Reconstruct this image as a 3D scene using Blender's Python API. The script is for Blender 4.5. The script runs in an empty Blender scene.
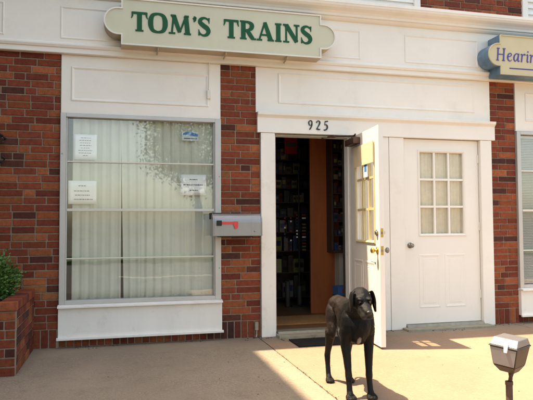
import bpy, bmesh, math, random
from mathutils import Vector, Matrix, noise
R = math.radians
SC = bpy.context.scene
COL = SC.collection
GROUPS = {}

# ------------------------------------------------------------------ materials
def mat(name, col, rough=0.6, metal=0.0, spec=0.5, var=0.0, vscale=6.0, bump=0.0, bscale=60.0,
        attr=None, dirt=None, coat=0.0, streak=False, sheen=0.0):
    m = bpy.data.materials.new(name); m.use_nodes = True
    nt = m.node_tree; N = nt.nodes; L = nt.links
    b = N['Principled BSDF']
    b.inputs['Roughness'].default_value = rough
    b.inputs['Metallic'].default_value = metal
    b.inputs['Specular IOR Level'].default_value = spec
    b.inputs['Coat Weight'].default_value = coat
    b.inputs['Sheen Weight'].default_value = sheen
    b.inputs['Base Color'].default_value = (*col, 1)
    tc = N.new('ShaderNodeTexCoord')
    src = None
    if attr:
        a = N.new('ShaderNodeVertexColor'); a.layer_name = attr; src = a.outputs['Color']
    if var > 0:
        mp = N.new('ShaderNodeMapping')
        if streak: mp.inputs['Scale'].default_value = (1, 1, 0.15)
        L.new(tc.outputs['Object'], mp.inputs['Vector'])
        n = N.new('ShaderNodeTexNoise'); n.inputs['Scale'].default_value = vscale
        n.inputs['Detail'].default_value = 8; n.inputs['Roughness'].default_value = 0.65
        L.new(mp.outputs['Vector'], n.inputs['Vector'])
        mr = N.new('ShaderNodeMapRange'); mr.inputs['From Min'].default_value = 0.3; mr.inputs['From Max'].default_value = 0.7
        mr.inputs['To Min'].default_value = 1 - var; mr.inputs['To Max'].default_value = 1 + var * 0.6
        L.new(n.outputs['Fac'], mr.inputs['Value'])
        mx = N.new('ShaderNodeMix'); mx.data_type = 'RGBA'; mx.blend_type = 'MULTIPLY'; mx.inputs['Factor'].default_value = 1
        if src: L.new(src, mx.inputs[6])
        else: mx.inputs[6].default_value = (*col, 1)
        L.new(mr.outputs['Result'], mx.inputs[7])
        src = mx.outputs[2]
    if dirt:
        # stain colour, noise-masked (irregular patches of grime)
        dcol, dsc, lo, hi, amt = dirt
        n = N.new('ShaderNodeTexNoise'); n.inputs['Scale'].default_value = dsc; n.inputs['Detail'].default_value = 10
        n.inputs['Roughness'].default_value = 0.7
        L.new(tc.outputs['Object'], n.inputs['Vector'])
        mr = N.new('ShaderNodeMapRange'); mr.inputs['From Min'].default_value = lo; mr.inputs['From Max'].default_value = hi
        mr.inputs['To Min'].default_value = 0; mr.inputs['To Max'].default_value = amt
        L.new(n.outputs['Fac'], mr.inputs['Value'])
        mx = N.new('ShaderNodeMix'); mx.data_type = 'RGBA'
        L.new(mr.outputs['Result'], mx.inputs['Factor'])
        if src: L.new(src, mx.inputs[6])
        else: mx.inputs[6].default_value = (*col, 1)
        mx.inputs[7].default_value = (*dcol, 1)
        src = mx.outputs[2]
    if src: L.new(src, b.inputs['Base Color'])
    if bump > 0:
        n = N.new('ShaderNodeTexNoise'); n.inputs['Scale'].default_value = bscale; n.inputs['Detail'].default_value = 6
        L.new(tc.outputs['Object'], n.inputs['Vector'])
        bp = N.new('ShaderNodeBump'); bp.inputs['Strength'].default_value = bump; bp.inputs['Distance'].default_value = 0.004
        L.new(n.outputs['Fac'], bp.inputs['Height']); L.new(bp.outputs['Normal'], b.inputs['Normal'])
    return m

def glass_mat(name, tint=(1, 1, 1), refl=1.0):
    m = bpy.data.materials.new(name); m.use_nodes = True
    nt = m.node_tree; N = nt.nodes; L = nt.links; N.clear()
    out = N.new('ShaderNodeOutputMaterial'); mix = N.new('ShaderNodeMixShader')
    t = N.new('ShaderNodeBsdfTransparent'); t.inputs['Color'].default_value = (*tint, 1)
    g = N.new('ShaderNodeBsdfGlossy'); g.inputs['Roughness'].default_value = 0.015
    f = N.new('ShaderNodeFresnel'); f.inputs['IOR'].default_value = 1.5
    mu = N.new('ShaderNodeMath'); mu.operation = 'MULTIPLY'; mu.inputs[1].default_value = 1.25 * refl
    ge = N.new('ShaderNodeNewGeometry'); io = N.new('ShaderNodeMath'); io.operation = 'MULTIPLY_ADD'; io.inputs[1].default_value = 1 / 1.5 - 1.5; io.inputs[2].default_value = 1.5
    L.new(ge.outputs['Backfacing'], io.inputs[0]); L.new(io.outputs[0], f.inputs['IOR'])
    tc = N.new('ShaderNodeTexCoord'); n = N.new('ShaderNodeTexNoise'); n.inputs['Scale'].default_value = 2.2
    bp = N.new('ShaderNodeBump'); bp.inputs['Strength'].default_value = 0.05; bp.inputs['Distance'].default_value = 0.02
    L.new(tc.outputs['Object'], n.inputs['Vector']); L.new(n.outputs['Fac'], bp.inputs['Height']); L.new(bp.outputs['Normal'], g.inputs['Normal'])
    L.new(f.outputs['Fac'], mu.inputs[0]); L.new(mu.outputs[0], mix.inputs['Fac'])
    L.new(t.outputs[0], mix.inputs[1]); L.new(g.outputs[0], mix.inputs[2]); L.new(mix.outputs[0], out.inputs['Surface'])
    return m

M = {}
M['white'] = mat('white_paint', (.80, .765, .70), .5, var=.05, vscale=1.6, bump=.12, bscale=45, dirt=((.52, .46, .36), 2.3, .55, .82, .35))
M['white_low'] = mat('white_paint_weathered', (.80, .77, .71), .55, var=.06, vscale=5, bump=.15, bscale=40, dirt=((.42, .36, .28), 6, .56, .78, .5), streak=True)
M['doorwhite'] = mat('door_enamel', (.80, .765, .70), .38, var=.03, vscale=2, bump=.05, bscale=30, dirt=((.5, .44, .34), 4, .62, .85, .4))
M['brick'] = mat('fired_brick', (.3, .08, .04), .85, spec=.25, var=.34, vscale=26, bump=.9, bscale=110, attr='tone', dirt=((.035, .02, .017), 14, .57, .78, .75))
M['mortar'] = mat('mortar', (.31, .245, .18), .95, spec=.1, var=.3, vscale=22, bump=1, bscale=160)
M['alu'] = mat('aluminium_frame', (.50, .49, .47), .42, metal=.35, var=.08, vscale=4, bump=.05)
M['vinyl'] = mat('painted_bar', (.66, .63, .55), .45, var=.05, vscale=5)
M['curtain'] = mat('pleated_curtain', (.66, .665, .59), .85, spec=.1, var=.07, vscale=9)
M['lace'] = mat('door_curtain', (.70, .66, .57), .9, spec=.1, var=.1, vscale=20)
M['blind'] = mat('grey_blind', (.50, .475, .45), .6, var=.05)
M['glass'] = glass_mat('window_glass', (.975, .985, .97), 1.7)
M['glass_door'] = glass_mat('door_glass', (.98, .97, .94), .7)
M['paper'] = mat('paper', (.95, .95, .96), .7, var=.03, vscale=10)
M['ink'] = mat('ink', (.07, .07, .08), .7)
M['blue_print'] = mat('blue_print', (.05, .22, .50), .5)
M['sign_face'] = mat('sign_board', (.55, .535, .40), .5, var=.05, vscale=2.5, dirt=((.42, .40, .28), 3, .58, .8, .4))
M['sign_rim'] = mat('sign_rim', (.70, .68, .61), .5, var=.06, vscale=8, dirt=((.25, .2, .15), 12, .62, .8, .6))
M['sign_side'] = mat('sign_side', (.46, .38, .27), .6, var=.15, vscale=6)
M['green'] = mat('green_letter', (.004, .082, .034), .6, spec=.25, var=.1, vscale=20)
M['blue_side'] = mat('blue_sign_side', (.10, .20, .30), .55, var=.3, vscale=9, dirt=((.28, .30, .30), 9, .52, .8, .6))
M['cream'] = mat('cream_sign', (.56, .49, .31), .5, var=.05, vscale=3)
M['purple'] = mat('violet_letter', (.06, .055, .26), .5)
M['black'] = mat('black_metal', (.012, .012, .012), .45, metal=.3, var=.3, vscale=15)
M['number'] = mat('number_iron', (.014, .012, .012), .5)
M['brass'] = mat('brass', (.62, .40, .10), .28, metal=.9, var=.15, vscale=20)
M['nickel'] = mat('worn_metal', (.30, .27, .23), .35, metal=.85, var=.2, vscale=20)
M['oldframe'] = mat('yellowed_frame', (.62, .51, .28), .4, var=.1, vscale=8)
M['closer'] = mat('brown_closer', (.085, .04, .028), .45, metal=.3, var=.2, vscale=20)
M['mbox'] = mat('mailbox_metal', (.30, .295, .29), .36, metal=.55, var=.08, vscale=5, dirt=((.22, .2, .18), 9, .58, .8, .35))
M['red'] = mat('red_flag', (.62, .05, .05), .45, var=.1)
M['lampfront'] = mat('lamp_glass', (.22, .215, .235), .25, metal=.3, spec=.7, var=.12, vscale=9)
M['lamptop'] = mat('lamp_lid', (.20, .18, .18), .4, metal=.4, var=.12, vscale=14, dirt=((.2, .12, .08), 20, .6, .75, .6))
M['lampbody'] = mat('lamp_body', (.055, .046, .040), .5, metal=.4, var=.3, vscale=18, bump=.2)
M['rust'] = mat('rusty_pipe', (.09, .052, .038), .8, metal=.2, var=.4, vscale=30, bump=.6, bscale=90)
M['clip'] = mat('white_clip', (.8, .78, .76), .4)
M['mat_black'] = mat('rubber_mat', (.012, .0115, .0115), .9, spec=.2, bump=1, bscale=300, var=.2, vscale=40)
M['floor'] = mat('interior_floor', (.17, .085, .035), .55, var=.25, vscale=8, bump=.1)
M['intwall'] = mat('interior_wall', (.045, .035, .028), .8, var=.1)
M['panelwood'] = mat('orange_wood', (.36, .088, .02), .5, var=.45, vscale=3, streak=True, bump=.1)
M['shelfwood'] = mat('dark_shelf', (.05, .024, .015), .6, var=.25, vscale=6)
M['beadboard'] = mat('beadboard', (.42, .36, .30), .6, var=.08)
M['threshold'] = mat('threshold_metal', (.30, .28, .22), .5, metal=.4, var=.25, vscale=15, bump=.2)
M['concrete_step'] = mat('step_concrete', (.30, .27, .20), .9, spec=.2, var=.25, vscale=12, bump=.6, bscale=80)
M['siding'] = mat('siding', (.72, .70, .66), .5, var=.04, vscale=3)
M['roof'] = mat('roof_tar', (.08, .08, .08), .9)
M['cable'] = mat('white_cable', (.7, .67, .6), .5)
M['leaf'] = mat('shrub_leaf', (.06, .14, .025), .5, spec=.4, attr='tone', var=.2, vscale=30)
M['twig'] = mat('twig', (.07, .045, .03), .8)
M['soil'] = mat('soil', (.05, .035, .022), .95, var=.4, vscale=40, bump=1)
M['asphalt'] = mat('asphalt', (.055, .053, .05), .9, var=.25, vscale=30, bump=.6, bscale=200)
M['line'] = mat('road_paint', (.6, .58, .5), .6, var=.2, vscale=20)

def concrete(name, base, dark, pebble, pscale):
    m = bpy.data.materials.new(name); m.use_nodes = True
    nt = m.node_tree; N = nt.nodes; L = nt.links; b = N['Principled BSDF']
    b.inputs['Roughness'].default_value = .9; b.inputs['Specular IOR Level'].default_value = .2
    tc = N.new('ShaderNodeTexCoord'); O = tc.outputs['Object']
    def noi(s, d=8, r=.6):
        n = N.new('ShaderNodeTexNoise'); n.inputs['Scale'].default_value = s; n.inputs['Detail'].default_value = d
        n.inputs['Roughness'].default_value = r; L.new(O, n.inputs['Vector']); return n.outputs['Fac']
    def ramp(src, lo, hi, a, c):
        r = N.new('ShaderNodeMapRange'); r.inputs['From Min'].default_value = lo; r.inputs['From Max'].default_value = hi
        r.inputs['To Min'].default_value = a; r.inputs['To Max'].default_value = c; L.new(src, r.inputs['Value']); return r.outputs['Result']
    def mixc(f, a, c, mode='MIX'):
        x = N.new('ShaderNodeMix'); x.data_type = 'RGBA'; x.blend_type = mode
        if isinstance(f, float): x.inputs['Factor'].default_value = f
        else: L.new(f, x.inputs['Factor'])
        for i, v in ((6, a), (7, c)):
            if isinstance(v, tuple): x.inputs[i].default_value = (*v, 1)
            else: L.new(v, x.inputs[i])
        return x.outputs[2]
    c = mixc(ramp(noi(1.1), .35, .65, 0., 1.), base, tuple(.86 * v for v in base))
    c = mixc(ramp(noi(5.5, 12, .75), .52, .72, 0., .6), c, dark); c = mixc(ramp(noi(.7, 3, .5), .45, .62, 0., .35), c, dark)
    c = mixc(ramp(noi(90, 3), .35, .75, 0., .35), c, tuple(.6 * v for v in base))
    # exposed aggregate
    v = N.new('ShaderNodeTexVoronoi'); v.inputs['Scale'].default_value = pscale; v.inputs['Randomness'].default_value = 1
    L.new(O, v.inputs['Vector'])
    sep = N.new('ShaderNodeSeparateColor'); L.new(v.outputs['Color'], sep.inputs['Color'])
    patch = ramp(noi(1.7, 4), .35, .6, .25 * pebble, pebble)
    pm = N.new('ShaderNodeMath'); pm.operation = 'MULTIPLY'; L.new(ramp(sep.outputs['Red'], .45, .8, 0., 1.), pm.inputs[0]); L.new(patch, pm.inputs[1])
    c = mixc(pm.outputs[0], c, dark)
    pm2 = N.new('ShaderNodeMath'); pm2.operation = 'MULTIPLY'; L.new(ramp(sep.outputs['Green'], .8, .95, 0., .8), pm2.inputs[0]); L.new(patch, pm2.inputs[1])
    c = mixc(pm2.outputs[0], c, tuple(min(1, 1.35 * q) for q in base))
    # a few small dark gum spots
    v2 = N.new('ShaderNodeTexVoronoi'); v2.inputs['Scale'].default_value = 1.7; L.new(O, v2.inputs['Vector'])
    c = mixc(ramp(v2.outputs['Distance'], .025, .035, .55, 0.), c, tuple(.35 * q for q in base))
    L.new(c, b.inputs['Base Color'])
    add = N.new('ShaderNodeMath'); add.operation = 'ADD'
    L.new(ramp(v.outputs['Distance'], 0., .6, .6 * pebble, 0.), add.inputs[0]); L.new(noi(120, 5), add.inputs[1])
    bp = N.new('ShaderNodeBump'); bp.inputs['Strength'].default_value = .55; bp.inputs['Distance'].default_value = .003
    L.new(add.outputs[0], bp.inputs['Height']); L.new(bp.outputs['Normal'], b.inputs['Normal'])
    return m
M['agg'] = concrete('aggregate_concrete', (.325, .255, .187), (.165, .125, .09), .42, 95)
M['smooth'] = concrete('trowelled_concrete', (.34, .225, .152), (.225, .15, .10), .3, 70)
M['apron'] = concrete('apron_concrete', (.31, .24, .175), (.19, .14, .10), .15, 60)

# ------------------------------------------------------------------ helpers
def link(o, parent=None):
    COL.objects.link(o)
    if parent is not None: o.parent = parent
    return o
def tag(o, label=None, cat=None, group=None, kind=None):
    if label: o['label'] = label
    if cat: o['category'] = cat
    if group: o['group'] = group
    if kind: o['kind'] = kind
    return o
def empty(name, loc=(0, 0, 0), parent=None):
    o = bpy.data.objects.new(name, None); o.location = loc; o.empty_display_size = .1
    return link(o, parent)
def obj(name, bm, m, parent=None, loc=(0, 0, 0), smooth=False, bevel=0):
    me = bpy.data.meshes.new(name)
    bm.normal_update(); bm.to_mesh(me); bm.free()
    for x in (m if isinstance(m, (list, tuple)) else [m]): me.materials.append(x)
    if smooth:
        for p in me.polygons: p.use_smooth = True
    o = bpy.data.objects.new(name, me); o.location = loc
    if bevel:
        md = o.modifiers.new('b', 'BEVEL'); md.width = bevel; md.segments = 2; md.limit_method = 'ANGLE'; md.angle_limit = R(40)
    return link(o, parent)
def BM(): return bmesh.new()
def box(bm, x0, x1, y0, y1, z0, z1, mi=0, T=None):
    v = [bm.verts.new((x, y, z)) for z in (z0, z1) for y in (y0, y1) for x in (x0, x1)]
    fs = [(0, 2, 3, 1), (4, 5, 7, 6), (0, 1, 5, 4), (2, 6, 7, 3), (0, 4, 6, 2), (1, 3, 7, 5)]
    out = []
    for f in fs:
        q = bm.faces.new([v[i] for i in f]); q.material_index = mi; out.append(q)
    if T is not None:
        for w in v: w.co = T @ w.co
    return out
def prism(bm, prof, x0, x1, mi=0):
    """profile [(y,z)] swept along X; convex or simple."""
    a = [bm.verts.new((x0, y, z)) for y, z in prof]; b = [bm.verts.new((x1, y, z)) for y, z in prof]
    n = len(prof)
    for i in range(n):
        f = bm.faces.new((a[i], a[(i + 1) % n], b[(i + 1) % n], b[i])); f.material_index = mi
    bm.faces.new(a[::-1]).material_index = mi; bm.faces.new(b).material_index = mi
    bmesh.ops.recalc_face_normals(bm, faces=bm.faces)
def poly_xz(bm, pts, y0, y1, mi=0, mi_side=None):
    """outline in XZ extruded y0(front) to y1(back)"""
    if mi_side is None: mi_side = mi
    a = [bm.verts.new((x, y0, z)) for x, z in pts]; b = [bm.verts.new((x, y1, z)) for x, z in pts]
    n = len(pts); fs = []
    f = bm.faces.new(a); f.material_index = mi; fs.append(f)
    f = bm.faces.new(b[::-1]); f.material_index = mi_side; fs.append(f)
    for i in range(n):
        f = bm.faces.new((a[i], b[i], b[(i + 1) % n], a[(i + 1) % n])); f.material_index = mi_side; fs.append(f)
    bmesh.ops.recalc_face_normals(bm, faces=fs)
def frame_mould(bm, x0, x1, z0, z1, w, y, h, inward=0.0):
    """raised picture-frame moulding on a wall at y, raised by h towards -Y"""
    def loop(d, yy):
        return [bm.verts.new(p) for p in ((x0 + d, yy, z0 + d), (x1 - d, yy, z0 + d), (x1 - d, yy, z1 - d), (x0 + d, yy, z1 - d))]
    Ls = [loop(0, y), loop(w * .15, y - h * .8), loop(w * .4, y - h), loop(w * .75, y - h * .45), loop(w, y + inward)]
    for a, b in zip(Ls, Ls[1:]):
        for i in range(4):
            bm.faces.new((a[i], a[(i + 1) % 4], b[(i + 1) % 4], b[i]))
    return Ls
def tube(bm, pts, r, seg=8, caps=True):
    rings = []
    pts = [Vector(p) for p in pts]
    for i, p in enumerate(pts):
        d = (pts[min(i + 1, len(pts) - 1)] - pts[max(i - 1, 0)]).normalized()
        a = d.cross(Vector((0, 0, 1)))
        if a.length < .01: a = d.cross(Vector((1, 0, 0)))
        a.normalize(); b = d.cross(a)
        rr = r[i] if isinstance(r, (list, tuple)) else r
        rings.append([bm.verts.new(p + (a * math.cos(t) + b * math.sin(t)) * rr) for t in [2 * math.pi * k / seg for k in range(seg)]])
    for a, b in zip(rings, rings[1:]):
        for k in range(seg): bm.faces.new((a[k], a[(k + 1) % seg], b[(k + 1) % seg], b[k]))
    if caps: bm.faces.new(rings[0][::-1]); bm.faces.new(rings[-1])
def lathe(bm, prof, origin, axis='y', seg=20, sgn=-1):
    """prof [(dist along axis, radius)]"""
    ox, oy, oz = origin; rings = []
    for d, r in prof:
        ring = []
        for k in range(seg):
            t = 2 * math.pi * k / seg; c, s = r * math.cos(t), r * math.sin(t)
            if axis == 'y': ring.append(bm.verts.new((ox + c, oy + sgn * d, oz + s)))
            elif axis == 'z': ring.append(bm.verts.new((ox + c, oy + s, oz + d)))
            else: ring.append(bm.verts.new((ox + sgn * d, oy + c, oz + s)))
        rings.append(ring)
    for a, b in zip(rings, rings[1:]):
        for k in range(seg): bm.faces.new((a[k], a[(k + 1) % seg], b[(k + 1) % seg], b[k]))
    bm.faces.new(rings[0]); bm.faces.new(rings[-1])
    bmesh.ops.recalc_face_normals(bm, faces=bm.faces)

# ---- bricks: one mesh per wall, every brick modelled, tones per brick
PAL = [(.29, .062, .030), (.24, .048, .026), (.33, .080, .035), (.20, .040, .025), (.38, .105, .045), (.115, .034, .026), (.085, .030, .027), (.36, .12, .05), (.26, .055, .03)]
PALW = [7, 6, 6, 5, 4, 2.6, 1.0, 1.0, 6]
def brickwork(bm, T, u0, u1, z0, z1, rnd, course=.0685, ln=.205, dark=1.0, soldier=False, depth=.05):
    """brick face in local (u, depth(-=outward), z); T maps it into place. mat 0 brick, mat 1 mortar"""
    lay = bm.loops.layers.float_color.get('tone') or bm.loops.layers.float_color.new('tone')
    def one(a, b, c, d):
        j = rnd.uniform(-.0018, .0018); g = .0055
        a += g; b -= g; c += g * .95; d -= g * .95
        a += rnd.uniform(-.001, .001); b += rnd.uniform(-.001, .001)
        if b - a < .012: return
        e = .0028; y = -.001 + j
        jt = [rnd.uniform(-.0012, .0012) for _ in range(4)]
        o = [bm.verts.new(T @ Vector(p)) for p in ((a, y + e, c), (b, y + e, c + jt[0]), (b, y + e, d + jt[1]), (a, y + e, d))]
        f = [bm.verts.new(T @ Vector(p)) for p in ((a + e, y, c + e), (b - e, y + jt[2], c + e), (b - e, y, d - e), (a + e, y + jt[3], d - e))]
        k = [bm.verts.new(T @ Vector(p)) for p in ((a, .03, c), (b, .03, c), (b, .03, d), (a, .03, d))]
        fs = [bm.faces.new(f)]
        for i in range(4):
            n = (i + 1) % 4
            fs.append(bm.faces.new((o[i], o[n], f[n], f[i]))); fs.append(bm.faces.new((k[i], k[n], o[n], o[i])))
        col = rnd.choices(PAL, PALW)[0]; q = rnd.uniform(.62, .98) * dark
        for x in fs:
            x.material_index = 0
            for l in x.loops: l[lay] = (col[0] * q, col[1] * q * 1.06, col[2] * q, 1)
    if soldier:
        u = u0
        while u < u1 - .02:
            w = course * rnd.uniform(.96, 1.04); one(u, min(u + w, u1), z0, z1); u += w
    else:
        n = max(1, round((z1 - z0) / course)); ch = (z1 - z0) / n
        off = 0
        for i in range(n):
            off = (i % 2) * ln * .5 + rnd.choice([0, 0, 0, .05, -.05, .1])
            u = u0; first = True
            while u < u1 - .001:
                L_ = ln * rnd.choice([1, 1, 1, 1, 1, 1, .5, .98, 1.02])
                if first and ln - off > .05: L_ = ln - off
                first = False; nx = u + L_
                if u1 - nx < .05: nx = u1
                one(u, nx, z0 + i * ch, z0 + (i + 1) * ch); u = nx
    # mortar bed
    box(bm, u0, u1, .0075, depth, z0, z1, 1, T)
def wallT(y): return Matrix.Translation((0, y, 0))

# ------------------------------------------------------------------ world, sun, camera
w = bpy.data.worlds.new('World'); SC.world = w; w.use_nodes = True
nt = w.node_tree; bg = nt.nodes['Background']; sky = nt.nodes.new('ShaderNodeTexSky')
sky.sky_type = 'NISHITA'; sky.sun_disc = False
sd = Vector((.374, -.089, -1.0)).normalized()      # direction the light travels
sky.sun_elevation = math.asin(-sd.z); sky.sun_rotation = math.atan2(-sd.x, -sd.y)
sky.air_density = 1.0; sky.dust_density = 2.5; sky.ozone_density = .6
nt.links.new(sky.outputs['Color'], bg.inputs['Color']); bg.inputs['Strength'].default_value = .15
sl = bpy.data.lights.new('sun', 'SUN'); sl.energy = 3.5; sl.angle = R(.5); sl.color = (1, .94, .85)
so = bpy.data.objects.new('sun', sl); so.rotation_mode = 'QUATERNION'; so.rotation_quaternion = sd.to_track_quat('-Z', 'Y'); so.location = (-3, 1, 12); link(so)

cam = bpy.data.cameras.new('camera'); co = bpy.data.objects.new('camera', cam); link(co); SC.camera = co
cam.sensor_width = 36; cam.lens = 580 / 533 * 36; cam.clip_start = .05; cam.clip_end = 2000
yaw, pit, rol = R(14.3), R(2.55), R(-.32)
F = Vector((math.sin(yaw) * math.cos(pit), math.cos(yaw) * math.cos(pit), math.sin(pit)))
Rt = Vector((math.cos(yaw), -math.sin(yaw), 0)); U = Rt.cross(F)
R2 = math.cos(rol) * Rt + math.sin(rol) * U; U2 = -math.sin(rol) * Rt + math.cos(rol) * U
CAM = Vector((0, -5.69, 1.11))
m4 = Matrix((R2, U2, -F)).transposed().to_4x4(); m4.translation = CAM; co.matrix_world = m4
vs = SC.view_settings; vs.view_transform = 'Standard'; vs.look = 'None'; vs.gamma = 1; vs.exposure = 1.88
SC.view_settings.use_curve_mapping = False
try:
    vs.use_white_balance = True; vs.white_balance_temperature = 8500; vs.white_balance_tint = 8
except Exception: pass
SC.cycles.max_bounces = 8; SC.cycles.transparent_max_bounces = 12
SC.cycles.use_denoising = True

# ------------------------------------------------------------------ ground
bm = BM(); box(bm, -60, 60, -60, 60, -.6, -.15)
tag(obj('ground', bm, M['asphalt']), kind='structure')
SW = -4.5
bm = BM(); box(bm, -40, 40, SW + .15, .25, -.30, -.012)
tag(obj('sidewalk_bed', bm, M['soil']), kind='structure')
def slabs(name, xs, ys, m, seed):
    bm = BM(); rnd = random.Random(seed)
    for i in range(len(xs) - 1):
        for j in range(len(ys) - 1):
            dz = rnd.uniform(-.0015, .0015)
            box(bm, xs[i] + .004, xs[i + 1] - .004, ys[j] + .004, ys[j + 1] - .004, -.1, dz)
    return tag(obj(name, bm, m, bevel=.004), kind='structure')
slabs('sidewalk', [-9.3, -5.7, -2.1, 1.36], [SW + .152, -.40], M['agg'], 1)
slabs('sidewalk', [1.36, 4.9, 8.5, 12], [SW + .152, -2.6, -.30], M['smooth'], 2)
slabs('sidewalk_apron', [-9.3, -5, -2.1, 1.36], [-.40, .1], M['apron'], 3)
slabs('sidewalk_apron', [1.36, 2.62, 4.3, 8.5, 12], [-.30, .1], M['apron'], 4)
bm = BM(); box(bm, -40, 40, SW, SW + .15, -.30, .004)
tag(obj('kerb', bm, M['concrete_step'], bevel=.012), kind='structure')
bm = BM(); box(bm, -60, 60, -14.2, SW - .002, -.148, -.144)
tag(obj('road', bm, M['asphalt']), kind='structure')
bm = BM()
for k in range(-8, 9): box(bm, k * 6, k * 6 + 3, -9.3, -9.18, -.1435, -.140)
tag(obj('road_marking', bm, M['line']), kind='structure')
bm = BM(); box(bm, -60, 60, -18, -14.2, -.30, -.01)
tag(obj('verge', bm, mat('verge_grass', (.05, .08, .025), .9, var=.4, vscale=8)), kind='structure')

# weeds / grit in the slab joint
rnd = random.Random(9)
bm = BM()
for k in range(110):
    y = rnd.uniform(-2.9, -.45); s = rnd.uniform(.002, .006)
    if noise.noise(Vector((y * 3, 2, 5))) < -.15: continue
    x = 1.36 + rnd.gauss(0, .006)
    b = bmesh.ops.create_icosphere(bm, subdivisions=1, radius=s)
    for v in b['verts']: v.co = Vector((v.co.x * rnd.uniform(.7, 1.4) + x, v.co.y * 1.3 + y, v.co.z * .35 + .001))
tag(obj('joint_grit', bm, M['soil']), kind='stuff')

bm = BM(); rnd = random.Random(44)
for k in range(330):
    x = rnd.uniform(-.7, 4.9); y = -abs(rnd.gauss(0, .06)) - .004
    if 1.5 < x < 2.6 or 2.9 < x < 4.0: y -= .15
    if noise.noise(Vector((x * 2.5, 1, 1))) < 0: continue
    s = rnd.uniform(.0025, .008)
    b = bmesh.ops.create_icosphere(bm, subdivisions=1, radius=s); a = rnd.uniform(0, 3)
    for v in b['verts']:
        c = v.co.copy(); v.co = Vector((c.x * math.cos(a) * 1.6 + x, c.y + c.x * math.sin(a) + y, c.z * .35 + .002))
for k in range(46):
    x = rnd.uniform(-.6, 4.4); y = rnd.uniform(-2.6, -.5); s = rnd.uniform(.002, .0045)
    b = bmesh.ops.create_icosphere(bm, subdivisions=1, radius=s)
    for v in b['verts']: v.co = Vector((v.co.x * 1.5 + x, v.co.y + y, v.co.z * .5 + .002))
tag(obj('wall_grit', bm, M['soil']), kind='stuff')

# ------------------------------------------------------------------ the shop building
B = empty('shop_building', (1.5, 0, 0))
tag(B, 'white panelled brick shopfront with cornice, curtained window, open door and closed door', 'building')
B.location = (0, 0, 0)
rnd = random.Random(21)
def brick_part(u0, u1, z0, z1, y=.0, soldier=0, seed=0, name='brick_pier', **k):
    bm = BM(); r = random.Random(seed)
    if soldier: brickwork(bm, wallT(y), u0, u1, z0 , z0 + soldier, r, soldier=True, dark=.85)
    brickwork(bm, wallT(y), u0, u1, z0 + soldier, z1, r, **k)
    box(bm, u0, u1, y + .05, y + .22, z0, z1, 1)
    return obj(name, bm, [M['brick'], M['mortar']], B)
brick_part(-2.28, -.53, 0, 2.74, soldier=.17, seed=3)
brick_part(.98, 1.385, 0, 2.74, soldier=.17, seed=4)
brick_part(4.06, 4.39, 0, 2.74, soldier=.17, seed=5)
brick_part(6.05, 9.5, 0, 2.74, soldier=.17, seed=6)
def base_course(u0, u1, seed):
    bm = BM(); brickwork(bm, wallT(.012), u0, u1, 0, .16, random.Random(seed), soldier=True, dark=.8)
    obj('brick_base', bm, [M['brick'], M['mortar']], B)
base_course(-.53, .98, 8); base_course(4.39, 6.05, 9)
brick_part(3.21, 4.52, 3.48, 6.3, y=.0, seed=11, name='upper_brick_wall')
def siding(x0, x1):
    bm = BM(); z = 3.48
    while z < 6.25:
        prism(bm, [(.02, z), (.02, z + .075), (.0, z + .0), ], x0, x1)
        z += .075
    box(bm, x0, x1, .02, .2, 3.478, 6.3)
    obj('siding', bm, M['siding'], B)
    bm = BM()
    box(bm, x0, x0 + .07, -.02, .019, 3.48, 6.3); box(bm, x1 - .07, x1, -.02, .019, 3.48, 6.3)
    obj('corner_board', bm, M['siding'], B)
siding(-2.28, 3.208); siding(4.522, 9.5)
# roof and eave
bm = BM(); box(bm, -2.28, 9.6, -.05, 6.2, 6.3, 6.42); obj('roof', bm, M['roof'], B)
bm = BM(); box(bm, -2.28, 9.5, 5.9, 6.1, 0, 6.3); box(bm, -2.28, -2.1, .2, 5.9, 0, 6.3); box(bm, 9.3, 9.5, .2, 5.9, 0, 6.3)
obj('outer_wall', bm, M['siding'], B)
# frieze and cornice
bm = BM()
prism(bm, [(-.055, 2.728), (-.06, 2.733), (-.06, 3.252), (.2, 3.252), (.2, 2.728)], -2.28, 9.5)
fr = obj('frieze', bm, M['white'], B)
bm = BM()
for a, b_ in ((-2.0, -1.02), (-.535, .40), (.90, 2.47), (2.985, 3.885), (4.4, 5.3), (5.8, 6.7)):
    frame_mould(bm, a, b_, 2.862, 3.168, .022, -.0598, .008)
obj('panel_moulding', bm, M['white'], fr)
bm = BM()
prism(bm, [(-.0595, 2.775), (-.072, 2.78), (-.082, 2.80), (-.082, 2.812), (-.0595, 2.83)][::-1], -2.28, 9.5)
obj('frieze_bead', bm, M['white'], fr)
bm = BM()
prism(bm, [(-.06, 3.2525), (-.085, 3.26), (-.10, 3.272), (-.105, 3.285), (-.125, 3.29), (-.13, 3.31), (-.15, 3.332), (-.185, 3.352), (-.205, 3.372), (-.21, 3.388), (-.215, 3.393), (-.215, 3.425), (.0, 3.475), (.2, 3.475), (.2, 3.2525)], -2.28, 9.5)
obj('cornice', bm, M['white'], B)
# soffit moulding just below frieze
def board_bay(x0, x1, zt, zb, px0, px1, pz0, pz1):
    bm = BM(); box(bm, x0, x1, -.012, .18, zb, zt); o = obj('fascia_board', bm, M['white'], B, bevel=.003)
    bm = BM(); frame_mould(bm, px0, px1, pz0, pz1, .03, -.0118, .009); obj('panel_moulding', bm, M['white'], o)
    return o
board_bay(-.528, .978, 2.7275, 2.175, -.44, .86, 2.29, 2.62)
board_bay(1.34, 4.058, 2.7275, 2.262, 1.575, 3.86, 2.36, 2.675)
board_bay(4.392, 6.048, 2.7275, 2.175, 4.52, 5.92, 2.29, 2.62)
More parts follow.
